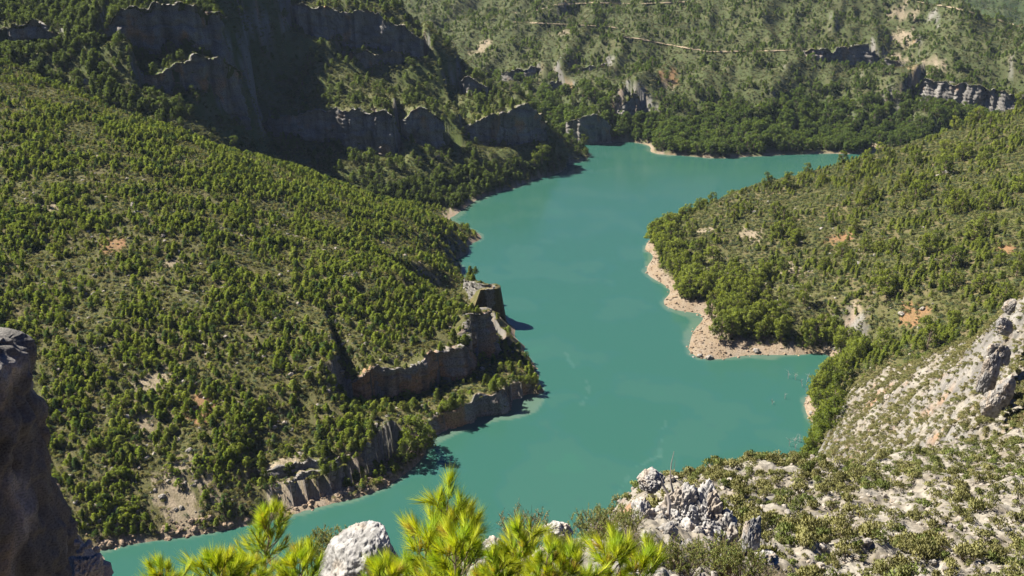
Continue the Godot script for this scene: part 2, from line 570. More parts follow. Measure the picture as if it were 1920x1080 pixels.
	hp(p, [[1185, 458, 0], [1228, 484, 0], [1213, 515, 0], [1258, 548, 0], [1243, 572, 0], [1320, 587, 0], [1298, 622, 0], [1296, 668, 0], [1340, 675, 0], [1450, 669, 0], [1560, 669, 0], [1582, 690, 0], [1560, 706, 0], [1508, 752, 0], [1520, 800, 0], [1542, 806, 0], [1520, 840, 0], [1495, 900, 0], [1495, 1000, 0],
		[1270, 515, 3], [1300, 560, 3], [1345, 644, 1.5], [1450, 648, 1.4], [1560, 650, 1.6], [1250, 470, 5],
		[1150, 470, -8], [1170, 540, -8], [1200, 600, -8], [1250, 680, -8], [1350, 710, -8], [1460, 712, -8], [1460, 780, -8], [1480, 850, -8], [1440, 920, -8], [1195, 420, -6],
		[1205, 432, 1.5], [1250, 382, 7], [1350, 346, 12], [1440, 334, 16], [1600, 306, 24], [1730, 290, 32], [1920, 235, 50], [2150, 190, 62],
		[1300, 500, 6], [1400, 570, 7], [1500, 610, 8], [1330, 430, 10], [1400, 470, 11], [1450, 400, 16], [1600, 600, 13], [1600, 470, 19], [1600, 370, 24], [1750, 600, 24], [1800, 450, 34], [1900, 400, 41], [1700, 650, 21], [1900, 560, 36], [2150, 450, 50],
		[1600, 710, 13], [1640, 690, 17], [1590, 770, 12], [1600, 850, 14], [1800, 760, 40], [2000, 700, 55]])
	foot = []
	dp(foot, [[1100, 480, 430], [1150, 440, 450], [1240, 372, 500], [1350, 342, 530], [1440, 326, 560], [1600, 297, 580], [1730, 279, 590], [1920, 232, 610], [2300, 180, 620], [2300, 900, 180], [1480, 1300, 170], [1380, 900, 230], [1200, 700, 310]])
	landform("peninsula", p, 4.0, 8.0, 80.0, foot, 1.2)

	# the pale scrub slope below the camera's ridge
	p = []
	dp(p, [[1920, 550, 152], [1880, 590, 160], [1850, 622, 168], [1750, 662, 190], [1650, 692, 215], [1600, 722, 232], [1575, 790, 205], [1562, 852, 180], [1640, 840, 160], [1700, 840, 142], [1850, 820, 117], [1920, 800, 108], [2150, 760, 100],
		[1640, 760, 190], [1700, 750, 166], [1800, 740, 146], [1850, 720, 136], [1920, 680, 129], [2150, 550, 130], [2150, 640, 120], [1600, 900, 150], [1800, 900, 100], [2000, 900, 85]])
	foot = []
	dp(foot, [[1600, 905, 160], [1562, 852, 180], [1575, 790, 205], [1600, 722, 232], [1650, 692, 217], [1750, 662, 193], [1850, 622, 171], [1920, 550, 155], [2150, 450, 145], [2350, 450, 140], [2350, 1000, 75]])
	landform("scrub_slope", p, 3.0, 6.0, 60.0, foot, 1.6)

	p = []
	dp(p, [[1195, 905, 57], [1230, 884, 60], [1300, 876, 66], [1420, 853, 74], [1480, 851, 76], [1560, 859, 78], [1640, 858, 82], [1700, 850, 87], [1900, 820, 95], [2150, 790, 100],
		[1250, 960, 45], [1400, 960, 47], [1600, 960, 51], [1800, 950, 56], [2150, 930, 60],
		[1230, 1080, 32], [1400, 1080, 34], [1600, 1080, 37], [1800, 1080, 39], [2150, 1080, 42], [1400, 1300, 22], [1800, 1300, 25], [2200, 1300, 27]])
	foot = []
	dp(foot, [[1195, 905, 57], [1230, 884, 60], [1300, 876, 66], [1420, 853, 75], [1480, 851, 77], [1560, 859, 79], [1640, 858, 84], [1700, 850, 92], [1900, 820, 102], [2350, 790, 110], [2350, 1300, 24], [1300, 1500, 12], [1170, 1300, 20], [1190, 1080, 32]])
	landform("scrub_ledge", p, 1.6, 3.0, 40.0, foot, 1.8)

	# the crag in front of the camera
	p = []
	dp(p, [[330, 1185, 4.5], [420, 1165, 5.5], [490, 1135, 7.4], [560, 1110, 6.5], [640, 1085, 7.4], [760, 1075, 7.8], [900, 1045, 9], [1040, 1000, 12], [1130, 985, 15], [1200, 955, 18.5], [1240, 935, 20.5], [1330, 985, 19.5], [1400, 1040, 18], [1440, 1075, 17],
		[1200, 1080, 10], [1000, 1080, 8], [1300, 1080, 13], [600, 1250, 5], [1000, 1250, 5.5], [1450, 1250, 9]])
	foot = []
	dp(foot, [[310, 1180, 4.3], [400, 1165, 5.6], [490, 1130, 7.6], [560, 1115, 7.0], [640, 1085, 7.5], [760, 1075, 8], [900, 1045, 9.3], [1040, 1000, 12.3], [1130, 985, 15.3], [1200, 955, 19], [1240, 935, 21], [1330, 985, 20], [1400, 1040, 18.3], [1440, 1075, 17], [1450, 1250, 9]])
	foot.append_array([Vector3(8, 0, -2), Vector3(-4, 0, -2)])
	landform("crag_ledge", p, 0.35, 0.5, 9.0, foot, 2.5)
	shape_scarps()
	setup_scars()


# ---------------------------------------------------------------- mesh building blocks
class Soup:
	var v := PackedVector3Array()
	var c := PackedColorArray()
	var n := PackedVector3Array()
	func tri(a: Vector3, b: Vector3, d: Vector3, col: Color, up: Vector3) -> void:   # front face towards up, clockwise
		v.append(a)
		if (b - a).cross(d - a).dot(up) > 0.0:
			v.append(d); v.append(b)
		else:
			v.append(b); v.append(d)
		for i in 3:
			c.append(col)
			n.append(up)
	func blade(p: Vector3, dir: Vector3, side: Vector3, col: Color, up: Vector3) -> void:     # a pointed leaf: two triangles
		var m := p + dir * 0.45
		tri(p, m + side, m - side, col, up)
		tri(m - side, m + side, p + dir, col, up)
	func tube(path: Array, rad: Array, sides: int, col: Color) -> void:
		var prev := []
		var prev_n := []
		for i in path.size():
			var t: Vector3 = (path[mini(i + 1, path.size() - 1)] - path[maxi(i - 1, 0)]).normalized()
			var a := t.cross(Vector3(0.31, 0.2, 0.93)).normalized()
			var b := t.cross(a)
			var ring := []
			var ring_n := []
			for k in sides:
				var an := TAU * k / sides
				ring_n.append(a * cos(an) + b * sin(an))
				ring.append(path[i] + ring_n[k] * rad[i])
			if i > 0:
				for k in sides:
					var q := (k + 1) % sides
					tri(prev[k], prev[q], ring[k], col, (ring_n[k] + ring_n[q]).normalized())
					tri(ring[k], prev[q], ring[q], col, (ring_n[k] + ring_n[q]).normalized())
			prev = ring
	func mesh() -> ArrayMesh:
		var arr := []
		arr.resize(Mesh.ARRAY_MAX)
		arr[Mesh.ARRAY_VERTEX] = v
		arr[Mesh.ARRAY_COLOR] = c
		arr[Mesh.ARRAY_NORMAL] = n
		var m := ArrayMesh.new()
		m.add_surface_from_arrays(Mesh.PRIMITIVE_TRIANGLES, arr)
		return m

func ball(r: RandomNumberGenerator) -> Vector3:
	while true:
		var p := Vector3(r.randf_range(-1, 1), r.randf_range(-1, 1), r.randf_range(-1, 1))
		var l := p.length_squared()
		if l < 1.0 and l > 0.01: return p
	return Vector3.UP

func clump(s: Soup, r: RandomNumberGenerator, at: Vector3, out: Vector3, n: int, length: float, width: float, col: Color) -> void:
	for i in n:
		var dir := (out * 0.7 + Vector3.UP * 0.55 + ball(r) * 0.95).normalized()
		var side := dir.cross(ball(r)).normalized()
		var k := r.randf_range(0.85, 1.15)
		var up := (out * 0.8 + Vector3.UP * 0.45 + ball(r) * 0.55).normalized()
		s.blade(at + ball(r) * length * 0.45, dir * length * r.randf_range(0.7, 1.25), side * width * r.randf_range(0.7, 1.2), Color(col.r * k, col.g * k, col.b * k), up)

# trees one metre high, scaled where they stand
func young_pine(seed_: int, fat: float) -> Array:
	var r := RandomNumberGenerator.new()
	r.seed = seed_
	var crown := Soup.new()
	var trunk := Soup.new()
	var lean := Vector3(r.randf_range(-0.1, 0.1), 0, r.randf_range(-0.1, 0.1))
	var lop := Vector3(r.randf_range(-0.3, 0.3), 0, r.randf_range(-0.3, 0.3))
	trunk.tube([Vector3(0, -0.06, 0), Vector3(0, 0.3, 0) + lean * 0.3, Vector3(0, 0.85, 0) + lean], [0.028, 0.02, 0.006], 5, Color(0.16, 0.12, 0.09))
	var whorls := 9
	for w in whorls:
		var t := 0.1 + 0.84 * w / (whorls - 1)
		var reach := fat * (0.62 + 0.5 * sin(PI * (0.18 + t * 0.5))) * pow(1.02 - t, 0.62)
		var nb := 7 if t < 0.7 else 4
		var turn := r.randf() * TAU
		for b in nb:
			var a := turn + TAU * b / nb + r.randf_range(-0.35, 0.35)
			var l := reach * r.randf_range(0.45, 1.2) * (1.0 + lop.dot(Vector3(cos(a), 0, sin(a))))
			if r.randf() < 0.12: continue
			var root := Vector3(0, t * 0.93, 0) + lean * t
			var tip := root + Vector3(cos(a) * l, l * r.randf_range(0.15, 0.55), sin(a) * l)
			if w % 2 == 0: trunk.tube([root, tip], [0.007, 0.003], 3, Color(0.15, 0.12, 0.09))
			var tone := r.randf_range(0.8, 1.2)
			for k in 3:
				var f := [1.0, 0.72, 0.42][k] as float
				clump(crown, r, root.lerp(tip, f), Vector3(cos(a), 0.1, sin(a)), 8 if k < 2 else 5, 0.105, 0.024, Color(tone, tone, tone))
	var last := r.randf_range(0.8, 1.2)
	clump(crown, r, Vector3(0, 0.93, 0) + lean, Vector3.UP, 9, 0.1, 0.022, Color(last, last, last))
	return [crown, trunk]

func old_pine(seed_: int) -> Array:
	var r := RandomNumberGenerator.new()
	r.seed = seed_
	var crown := Soup.new()
	var trunk := Soup.new()
	var bend := Vector3(r.randf_range(-0.07, 0.07), 0, r.randf_range(-0.07, 0.07))
	trunk.tube([Vector3(0, -0.05, 0), Vector3(0, 0.25, 0) + bend, Vector3(0, 0.55, 0) + bend * 0.5, Vector3(0, 0.88, 0)], [0.03, 0.024, 0.018, 0.006], 6, Color(0.17, 0.13, 0.1))
	for i in 26:
		var t := r.randf_range(0.2, 0.93)
		var a := r.randf() * TAU
		var reach := 0.34 * sqrt(maxf(0.05, 1.0 - pow(absf(t - 0.42) / 0.56, 2.0))) * r.randf_range(0.5, 1.05)
		var c := Vector3(cos(a) * reach, t, sin(a) * reach)
		trunk.tube([Vector3(0, maxf(0.15, t - 0.16), 0) + bend * 0.6, c], [0.01, 0.004], 3, Color(0.16, 0.125, 0.1))
		var tone := r.randf_range(0.8, 1.2)
		for k in 17:
			var o := ball(r)
			o.y *= 0.75
			clump(crown, r, c + o * 0.1, o.normalized(), 6, 0.055, 0.013, Color(tone, tone, tone))
	return [crown, trunk]

func mound(seed_: int, n: int, tall: float, leaf: float) -> Soup:      # a rounded shrub one metre wide
	var r := RandomNumberGenerator.new()
	r.seed = seed_
	var s := Soup.new()
	var lobes := []
	for i in 6: lobes.append(Vector3(r.randf_range(-0.28, 0.28), r.randf_range(0.08, 0.3) * tall, r.randf_range(-0.28, 0.28)))
	for i in n:
		var o := ball(r).normalized()
		o.y = absf(o.y)
		var c: Vector3 = lobes[i % 6] + o * Vector3(0.24, 0.24 * tall, 0.24) * r.randf_range(0.6, 1.05)
		c.y = maxf(c.y, 0.0)
		var tone := r.randf_range(0.75, 1.25)
		clump(s, r, c, o, 5, leaf, leaf * 0.24, Color(tone, tone, tone))
	for i in 7:
		var a := r.randf() * TAU
		s.tube([Vector3(0, -0.05, 0), Vector3(cos(a) * 0.25, 0.3 * tall, sin(a) * 0.25)], [0.016, 0.006], 3, Color(0.9, 0.7, 0.6))
	return s

# a block of limestone: a ball cut by random planes, then roughened
func rock(seed_: int, n: int, size: Vector3, cuts: int, rough: float, tint := Color(0.47, 0.455, 0.43), keep := 0.58) -> ArrayMesh:
	var r := RandomNumberGenerator.new()
	r.seed = seed_
	var planes := []
	for i in cuts: planes.append([ball(r).normalized(), r.randf_range(keep, 0.97)])
	var nz := noise(seed_ + 5, 1.1, 5)
	var rz := noise(seed_ + 6, 1.5, 4, FastNoiseLite.TYPE_SIMPLEX_SMOOTH, FastNoiseLite.FRACTAL_RIDGED)
	var v := PackedVector3Array()
	var c := PackedColorArray()
	var ix := PackedInt32Array()
	for f in 6:
		var b0 := v.size()
		for j in n + 1:
			for i in n + 1:
				var a := tan((2.0 * i / n - 1.0) * PI / 4)
				var b := tan((2.0 * j / n - 1.0) * PI / 4)
				var p: Vector3 = [Vector3(1, a, b), Vector3(-1, b, a), Vector3(b, 1, a), Vector3(a, -1, b), Vector3(a, b, 1), Vector3(b, a, -1)][f]
				p = p.normalized()
				var rad := 1.0
				for q in planes:
					var dt: float = p.dot(q[0])
					if dt > 0.05: rad = minf(rad, q[1] / dt)
				var g := nz.get_noise_3dv(p * 1.3 + Vector3(seed_, 0, 0))
				var e := rz.get_noise_3dv(p * 1.2)
				rad *= 1.0 + rough * (0.75 * g - 0.55 * maxf(0.0, e - 0.35)) + rough * 0.35 * nz.get_noise_3dv(p * 5.0)
				v.append(p * rad * size)
				var k := clampf(0.95 + 0.5 * g, 0.6, 1.15)
				var warm := clampf(nz.get_noise_3dv(p * 0.8 + Vector3(9, 9, 9)) * 1.6, 0.0, 0.5)
				c.append(Color(tint.r * k, tint.g * k, tint.b * k).lerp(Color(0.391, 0.306, 0.212), warm))
		for j in n:
			for i in n:
				var k := b0 + j * (n + 1) + i
				ix.append_array(PackedInt32Array([k, k + 1, k + n + 1, k + 1, k + n + 2, k + n + 1]))
	var arr := []
	arr.resize(Mesh.ARRAY_MAX)
	arr[Mesh.ARRAY_VERTEX] = v
	arr[Mesh.ARRAY_COLOR] = c
	arr[Mesh.ARRAY_INDEX] = ix
	var st := SurfaceTool.new()
	st.create_from_arrays(arr)
	st.generate_normals()
	return st.commit()

# where the line of sight through a pixel meets the ground
func hit(px: float, py: float, from := 4.0) -> Vector3:
	var l := look(px, py)
	var d := from
	while d < 1600.0:
		var nd := d * 1.008
		if CAM_H + l.y * nd < ground(l.x * nd, -nd):
			for i in 8:
				var m := (d + nd) * 0.5
				if CAM_H + l.y * m < ground(l.x * m, -m): nd = m
				else: d = m
			return Vector3(l.x * nd, ground(l.x * nd, -nd), -nd)
		d = nd
	return at_d(px, py, 900.0)

# a cliff: an upright sheet of bedded, jointed limestone along an edge, its brow running back into the hill
# pts: [px, py of the brow, py of the foot, metres forward]
func cliff(label: String, pts: Array, coarse: float, amp: float, bed: float, warm: float, out := 1.5, lean := 0.1) -> void:
	var step := coarse * 0.62
	var path := []
	for q in pts: path.append([at_d(q[0], q[1], q[3]), at_d(q[0], q[2], q[3])])
	var cols := []
	for i in path.size() - 1:
		var l: float = (path[i + 1][0] - path[i][0]).length()
		var m := maxi(2, int(l / step))
		for k in m:
			var t := float(k) / m
			var pre = path[maxi(i - 1, 0)]
			var nxt = path[mini(i + 2, path.size() - 1)]
			var a: Vector3 = path[i][0].cubic_interpolate(path[i + 1][0], pre[0], nxt[0], t)
			var b: Vector3 = path[i][1].cubic_interpolate(path[i + 1][1], pre[1], nxt[1], t)
			cols.append([a, b])
	cols.append(path[-1])
	var nc := cols.size()
	var tall := 0.0
	for q in cols: tall = maxf(tall, q[0].y - q[1].y)
	var nr := int(tall / step * 1.3) + 6
	var gap: float = -cols[0][0].z * 0.011
	var back := [0.8, 2.0, 0.5 * gap + 1.5, gap + 2.5, 1.8 * gap + 3.0, 2.4 * gap + 6.0]
	var rows := nr + back.size()
	var v := PackedVector3Array()
	var c := PackedColorArray()
	var ix := PackedInt32Array()
	var along := 0.0
	var sense := 0.0
	for i in nc - 1:
		var t: Vector3 = cols[i + 1][0] - cols[i][0]
		sense += Vector3(-t.z, 0, t.x).dot(-cols[i][0] * Vector3(1, 0, 1))
	var foot_noise := rng.randf() * 500.0
	for i in nc:
		var a: Vector3 = cols[i][0]
		var b: Vector3 = cols[i][1]
		var t: Vector3 = cols[mini(i + 1, nc - 1)][0] - cols[maxi(i - 1, 0)][0]
		t.y = 0
		var n := Vector3(-t.z, 0, t.x).normalized()
		if sense < 0.0: n = -n
		if i > 0: along += (Vector2(a.x, a.z) - Vector2(cols[i - 1][0].x, cols[i - 1][0].z)).length()
		var e := minf(i, nc - 1 - i) * step
		var bury := -5.0 * pow(clampf(1.0 - e / 6.0, 0, 1), 2.0)
		bury += 1.8 * amp * clampf(n_big.get_noise_2d(along * 3.0, foot_noise) * 2.6, -1.8, 0.8)
		var brow := a.y + 0.6 * amp * n_cell.get_noise_2d(along * 1.0, 3.0) + 0.6 * amp * n_mid.get_noise_2d(along * 2.0, 7.0) + 2.6 * amp * n_big.get_noise_2d(along * 4.0, foot_noise + 30.0)
		var foot := minf(b.y, ground(a.x + n.x * 2.5, a.z + n.z * 2.5)) - 3.0
		for j in nr:
			var f := float(j) / (nr - 1)
			var y := lerpf(foot, brow, f)
			var p := Vector3(a.x, y, a.z)
			var lay := y / bed + 0.7 * n_mid.get_noise_2d(along * 0.35, y * 0.3)
			var li := floorf(lay)
			var lf := lay - li
			var hash: float = fposmod(sin(li * 12.9898 + 4.1) * 43758.5453, 1.0) * 2.0 - 1.0
			var disp := 0.55 * amp * hash
			if lf < 0.16: disp -= 0.8 * amp
			disp += 2.4 * amp * n_big.get_noise_3d(p.x * 4.0, p.y * 1.5, p.z * 4.0) + 0.8 * amp * n_mid.get_noise_3d(p.x, p.y * 0.8, p.z)
			var joint := n_cell.get_noise_3d(p.x * 1.5, p.y * 0.8, p.z * 1.5)
			disp += 0.9 * amp * joint
			disp += 0.55 * amp * n_fine.get_noise_3d(p.x, p.y, p.z) + 0.7 * amp * n_cell.get_noise_3d(p.x * 4.0, p.y * 3.2, p.z * 4.0) + 2.0 * amp * n_cell.get_noise_3d(p.x * 0.8, p.y * 0.7, p.z * 0.8) - 1.4 * amp * maxf(0.0, n_ridge.get_noise_3d(p.x * 9.0, p.y * 3.0, p.z * 9.0) - 0.45)
			v.append(p + n * (out + disp + bury - lean * (y - b.y)))
			c.append(rock_color(p, warm))
			if j > 3 and lf > 0.1 and lf < 0.4 and rng.randf() < 0.035 * coarse: ledges.append([v[-1] - n * 0.3, false])
		for q: float in back:
			var p := Vector3(a.x, 0, a.z) - n * (q - out - bury + lean * (brow - b.y))
			if q < gap + 1.0: p.y = brow - 0.05 * q
			else: p.y = minf(brow + 1.0, ground(p.x, p.z) + lerpf(0.35, -1.2, clampf((q - gap - 1.0) / (1.4 * gap + 4.0), 0, 1)))
			p.y += 0.4 * amp * n_fine.get_noise_2d(along * 2.0, q * 2.0)
			if q > 1.5 and rng.randf() < 0.2 * step: ledges.append([p - Vector3(0, 0.15, 0), true])
			v.append(p)
			c.append(soil_color(won, p.x, p.z, 20.0) if q > 1.0 and won >= 0 else rock_color(p, 0.0))
	for i in nc - 1:
		for j in rows - 1:
			var k := i * rows + j
			ix.append_array(PackedInt32Array([k, k + rows, k + 1, k + 1, k + rows, k + rows + 1]))
	var o := put("cliff", sheet(v, c, ix), M.limestone)
	tag(o, label, "cliff")

var ledges := []      # places on cliff brows and beds where something can root: [position, on the brow]

func rock_color(p: Vector3, warm: float) -> Color:
	var c := Color(0.289, 0.276, 0.255).lerp(Color(0.178, 0.17, 0.157), clampf(0.5 + 1.2 * n_mid.get_noise_3d(p.x * 0.8, p.y * 0.3, p.z * 0.8), 0, 1))
	var s := n_patch.get_noise_3d(p.x * 3.0, p.y * 2.0, p.z * 3.0) + warm - 0.25
	c = c.lerp(Color(0.383, 0.221, 0.111), clampf(s * 2.4, 0, 0.85))
	c = c.lerp(Color(0.09, 0.088, 0.085), clampf(n_mid.get_noise_3d(p.x * 1.5 + 50.0, p.y * 0.12, p.z * 1.5) * 2.0 - 0.15, 0, 0.7))
	return c

func multi(called: String, parent: Node, mesh: Mesh, mat: Material, list: Array) -> void:   # list: [Transform3D, Color]
	if list.is_empty(): return
	var mm := MultiMesh.new()
	mm.transform_format = MultiMesh.TRANSFORM_3D
	mm.use_colors = true
	mm.mesh = mesh
	mm.instance_count = list.size()
	for i in list.size():
		mm.set_instance_transform(i, list[i][0])
		mm.set_instance_color(i, list[i][1])
	var o := MultiMeshInstance3D.new()
	o.name = called
	o.multimesh = mm
	o.material_override = mat
	parent.add_child(o, true)


# ---------------------------------------------------------------- vegetation
var pine_crowns := []
var pine_trunks := []
var pine_whole := []
var shrub_meshes := []
var tuft_meshes := []

func plant_kinds() -> void:
	for i in 5:
		var a := young_pine(100 + i, [0.3, 0.36, 0.26, 0.4, 0.33][i])
		pine_crowns.append(a[0]); pine_trunks.append(a[1])
	for i in 4:
		var a := old_pine(200 + i)
		pine_crowns.append(a[0]); pine_trunks.append(a[1])
	for i in pine_crowns.size():
		pine_crowns[i] = pine_crowns[i].mesh()
		pine_trunks[i] = pine_trunks[i].mesh()
	for i in 4: shrub_meshes.append(mound(300 + i, 90, [0.7, 0.85, 0.6, 1.0][i], [0.1, 0.085, 0.12, 0.09][i]).mesh())
	for i in 3: tuft_meshes.append(mound(400 + i, 26, [0.6, 0.8, 0.5][i], 0.2).mesh())

func upright(p: Vector3, s: Vector3, r: RandomNumberGenerator) -> Transform3D:
	var b := Basis(Vector3.UP, r.randf() * TAU) * Basis(Vector3(1, 0, 0), r.randf_range(-0.06, 0.06))
	return Transform3D(b.scaled_local(s), p)

func seen_from_camera(top: Vector3) -> bool:
	var eye := Vector3(0, CAM_H, 0)
	var l := (top - eye).length()
	for i in 40:
		var t := 0.05 + 0.94 * i / 39.0
		if t * l > l - 5.0: break
		var q := eye.lerp(top, t)
		if smooth_ground(q.x, q.z) > q.y + 0.2: return false
	return true

func name_pine(o: Node3D, t: Array) -> void:
	var kind := "tall round-crowned pine" if t[3] >= 5 and t[1] > 5.0 else "round-crowned pine" if t[3] >= 5 else "slender young pine" if t[2] < 1.05 else "bushy young pine"
	var tint := "dark green" if t[4].g < 0.135 else "yellow-green" if t[4].g > 0.2 else "mid-green"
	var where := ""
	var h: float = t[0].y
	match t[5]:
		"peninsula": where = "at the peninsula's sandy shore" if h < 5.0 else "on the peninsula's lower slope" if h < 12.0 else "high on the peninsula's slope"
		"left_hill": where = "on the headland's shady foot by the water" if h < 12.0 else "on the slope above the headland cliff"
		"mountain": where = "at the foot of the shaded mountain"
		"scrub_slope": where = "between the cove and the pale scrub slope"
		_: where = "on the hillside across the far water"
	tag(o, "%s %s %s" % [tint, kind, where], "tree", "%s %ss %s" % [tint, kind, where])

func plant_land() -> void:
	var r := RandomNumberGenerator.new()
	r.seed = 41
	var trees := []          # [position, height, width factor, mesh, colour, landform, apparent size]
	var shrubs := []
	var tufts := []
	# landform, nearest, farthest, u from, u to, candidates
	var zones := [["left_hill", 215, 560, -0.56, 0.08, 120000], ["mountain", 490, 800, -0.58, 0.12, 62000], ["far_hill", 670, 1250, -0.2, 0.6, 110000], ["distant_hill", 950, 2000, 0.4, 0.6, 36000],
		["peninsula", 250, 640, 0.1, 0.6, 88000], ["scrub_slope", 85, 250, 0.26, 0.62, 34000], ["scrub_ledge", 20, 118, 0.02, 0.62, 13000]]
	for zn in zones:
		for i in int(zn[5]):
			var d := sqrt(lerpf(float(zn[1]) ** 2.0, float(zn[2]) ** 2.0, r.randf()))
			if zn[0] == "scrub_ledge": d = lerpf(zn[1], zn[2], r.randf())
			var x := lerpf(zn[3], zn[4], r.randf()) * d
			var z := -d
			var h := smooth_ground(x, z)
			var h0 := h
			if won < 0 or h < 0.4 or forms[won].name != zn[0]: continue
			h = detail(h, x, z)
			var p := Vector3(x, h, z)
			var sc := pixel(p)
			if sc.x < -80 or sc.x > 2000 or sc.y < -70 or sc.y > 1140: continue
			var n := n_patch.get_noise_2d(x, z)
			var m := n_mid.get_noise_2d(x * 0.6, z * 0.6)
			if h < 5.0 and h < shore_edge(won, x, z): continue
			if in_scar(x, z) and r.randf() < 0.8: continue
			var steep := 0.0
			if zn[0] == "left_hill" or zn[0] == "mountain": steep = sqrt(pow(smooth_ground(x + 3.0, z) - h0, 2.0) + pow(smooth_ground(x, z + 3.0) - h0, 2.0)) / 3.0
			var pick := r.randf()
			var tone := r.randf_range(0.75, 1.2)
			match zn[0]:
				"left_hill":
					var dense := clampf(0.34 + 0.9 * n + 0.5 * m, 0.04, 0.75)
					if steep > 0.75 and h > 12.0: dense *= 0.35
					if h < 10.0 and x > -42.0: dense *= 0.3
					if pick < dense * 0.68:
						var ht := lerpf(0.9, 3.2, pow(r.randf(), 1.7)) * (1.0 + 0.35 * n)
						var gc := Color(0.165, 0.231, 0.033).lerp(Color(0.242, 0.286, 0.0605), r.randf())
						if r.randf() < 0.15: gc = Color(0.07, 0.12, 0.035)
						trees.append([p, ht, r.randf_range(0.8, 1.35), r.randi() % 5 if r.randf() < 0.72 else 5 + r.randi() % 4, gc * tone, zn[0]])
					elif pick > 0.25:
						var gc := Color(0.154, 0.182, 0.0385).lerp(Color(0.209, 0.182, 0.066), r.randf())
						if r.randf() < 0.25: gc = Color(0.075, 0.11, 0.055)
						shrubs.append([p, lerpf(0.5, 1.9, pow(r.randf(), 1.5)), r.randf_range(0.6, 1.1), gc * tone])
				"mountain":
					if pick < (0.3 if h < 12.0 else 0.26 if x < -165.0 else 0.05) * (0.4 if steep > 0.9 else 1.0):
						trees.append([p, r.randf_range(3.0, 6.5), r.randf_range(0.9, 1.25), r.randi() % 9, Color(0.1, 0.14, 0.035) * tone, zn[0]])
					elif pick > (0.35 if steep > 0.9 else 0.12):
						shrubs.append([p, r.randf_range(1.0, 2.6), r.randf_range(0.6, 1.0), Color(0.11, 0.13, 0.04).lerp(Color(0.17, 0.17, 0.06), r.randf()) * tone])
				"far_hill", "distant_hill":
					var low := clampf(1.0 - (h - 8.0) / 30.0, 0, 1)
					if pick < clampf(0.10 + 0.35 * n + 0.4 * low, 0.02, 0.6):
						var big := r.randf() < 0.05 + 0.75 * low
						trees.append([p, r.randf_range(5.0, 9.5) if big else r.randf_range(2.0, 4.0), r.randf_range(0.85, 1.25), 5 + r.randi() % 4 if big else r.randi() % 5, Color(0.085, 0.135, 0.035).lerp(Color(0.13, 0.18, 0.045), r.randf()) * tone, zn[0]])
					else:
						shrubs.append([p, lerpf(1.0, 3.0, pow(r.randf(), 1.5)), r.randf_range(0.5, 0.9), Color(0.1, 0.135, 0.045).lerp(Color(0.145, 0.14, 0.07), clampf(0.5 - n + r.randf_range(-0.4, 0.4), 0, 1)) * tone])
				"peninsula":
					var shore := clampf(1.0 - (h - 3.0) / 7.0, 0, 1)
					var dense := clampf(0.15 + 0.65 * n + 0.35 * m + 0.5 * shore, 0.03, 0.7) * (0.45 if d > 410.0 and x < 170.0 and h > 6.0 else 1.0)
					if pick < dense * 0.35:
						var big := r.randf() < 0.04 + 0.6 * shore
						trees.append([p, r.randf_range(6.0, 10.0) if big else r.randf_range(1.5, 3.6), r.randf_range(0.8, 1.2), 5 + r.randi() % 4 if big else r.randi() % 5, Color(0.143, 0.193, 0.033).lerp(Color(0.22, 0.253, 0.055), r.randf()) * tone, zn[0]])
					elif pick > 0.35 - 0.2 * n:
						var gc := Color(0.115, 0.15, 0.04).lerp(Color(0.175, 0.17, 0.065), r.randf())
						if r.randf() < 0.25: gc = Color(0.08, 0.11, 0.055)
						shrubs.append([p, r.randf_range(0.8, 2.4), r.randf_range(0.55, 1.0), gc * tone])
				"scrub_slope":
					if h < 30.0 and pick < 0.2:
						trees.append([p, r.randf_range(3.0, 6.5), r.randf_range(0.9, 1.3), r.randi() % 9, Color(0.12, 0.16, 0.03) * tone, zn[0]])
					elif pick < clampf(0.62 + 0.6 * n + 0.5 * m, 0.2, 0.95):
						shrubs.append([p, r.randf_range(0.5, 1.5), r.randf_range(0.55, 0.9), Color(0.12, 0.135, 0.045).lerp(Color(0.2, 0.18, 0.08), r.randf()) * tone])
				"scrub_ledge":
					if pick < clampf(0.21 + 0.25 * n + 0.4 * m, 0.08, 0.5):
						shrubs.append([p, lerpf(0.5, 1.35, pow(r.randf(), 1.4)), r.randf_range(0.65, 1.0), Color(0.13, 0.165, 0.045).lerp(Color(0.205, 0.195, 0.08), r.randf()) * tone])
					elif pick > 0.72:
						tufts.append([p, r.randf_range(0.18, 0.45), r.randf_range(0.5, 1.0), Color(0.2, 0.19, 0.08).lerp(Color(0.13, 0.14, 0.05), r.randf()) * tone])
	for q in ledges:
		var p: Vector3 = q[0]
		var tone := r.randf_range(0.75, 1.15)
		if q[1] and r.randf() < 0.35: trees.append([p, r.randf_range(2.0, 4.5), r.randf_range(0.9, 1.3), r.randi() % 5, Color(0.13, 0.17, 0.035) * tone, "left_hill" if p.z > -420.0 else "mountain" if p.z > -700.0 else "far_hill"])
		else: shrubs.append([p, r.randf_range(0.8, 2.2) * (1.0 if q[1] else 0.75), r.randf_range(0.6, 1.1), Color(0.11, 0.14, 0.04).lerp(Color(0.17, 0.16, 0.06), r.randf()) * tone])
	# single trees that stand out
	for q in [[782, 850, 13.0, 7], [800, 842, 8.0, 5], [765, 868, 8.5, 6], [843, 782, 5.0, 1], [864, 786, 4.2, 3], [820, 750, 4.0, 0], [992, 752, 3.6, 5], [1016, 306, 13.0, 5], [1003, 312, 9.0, 6], [1350, 640, 11.0, 8], [1335, 600, 9.0, 6], [1095, 272, 9.0, 7], [1540, 826, 8.0, 5], [1560, 812, 9.0, 8], [1600, 690, 9.0, 6], [1622, 672, 8.0, 7],
		[612, 905, 3.4, 1], [628, 900, 3.2, 2], [655, 915, 3.0, 0]]:
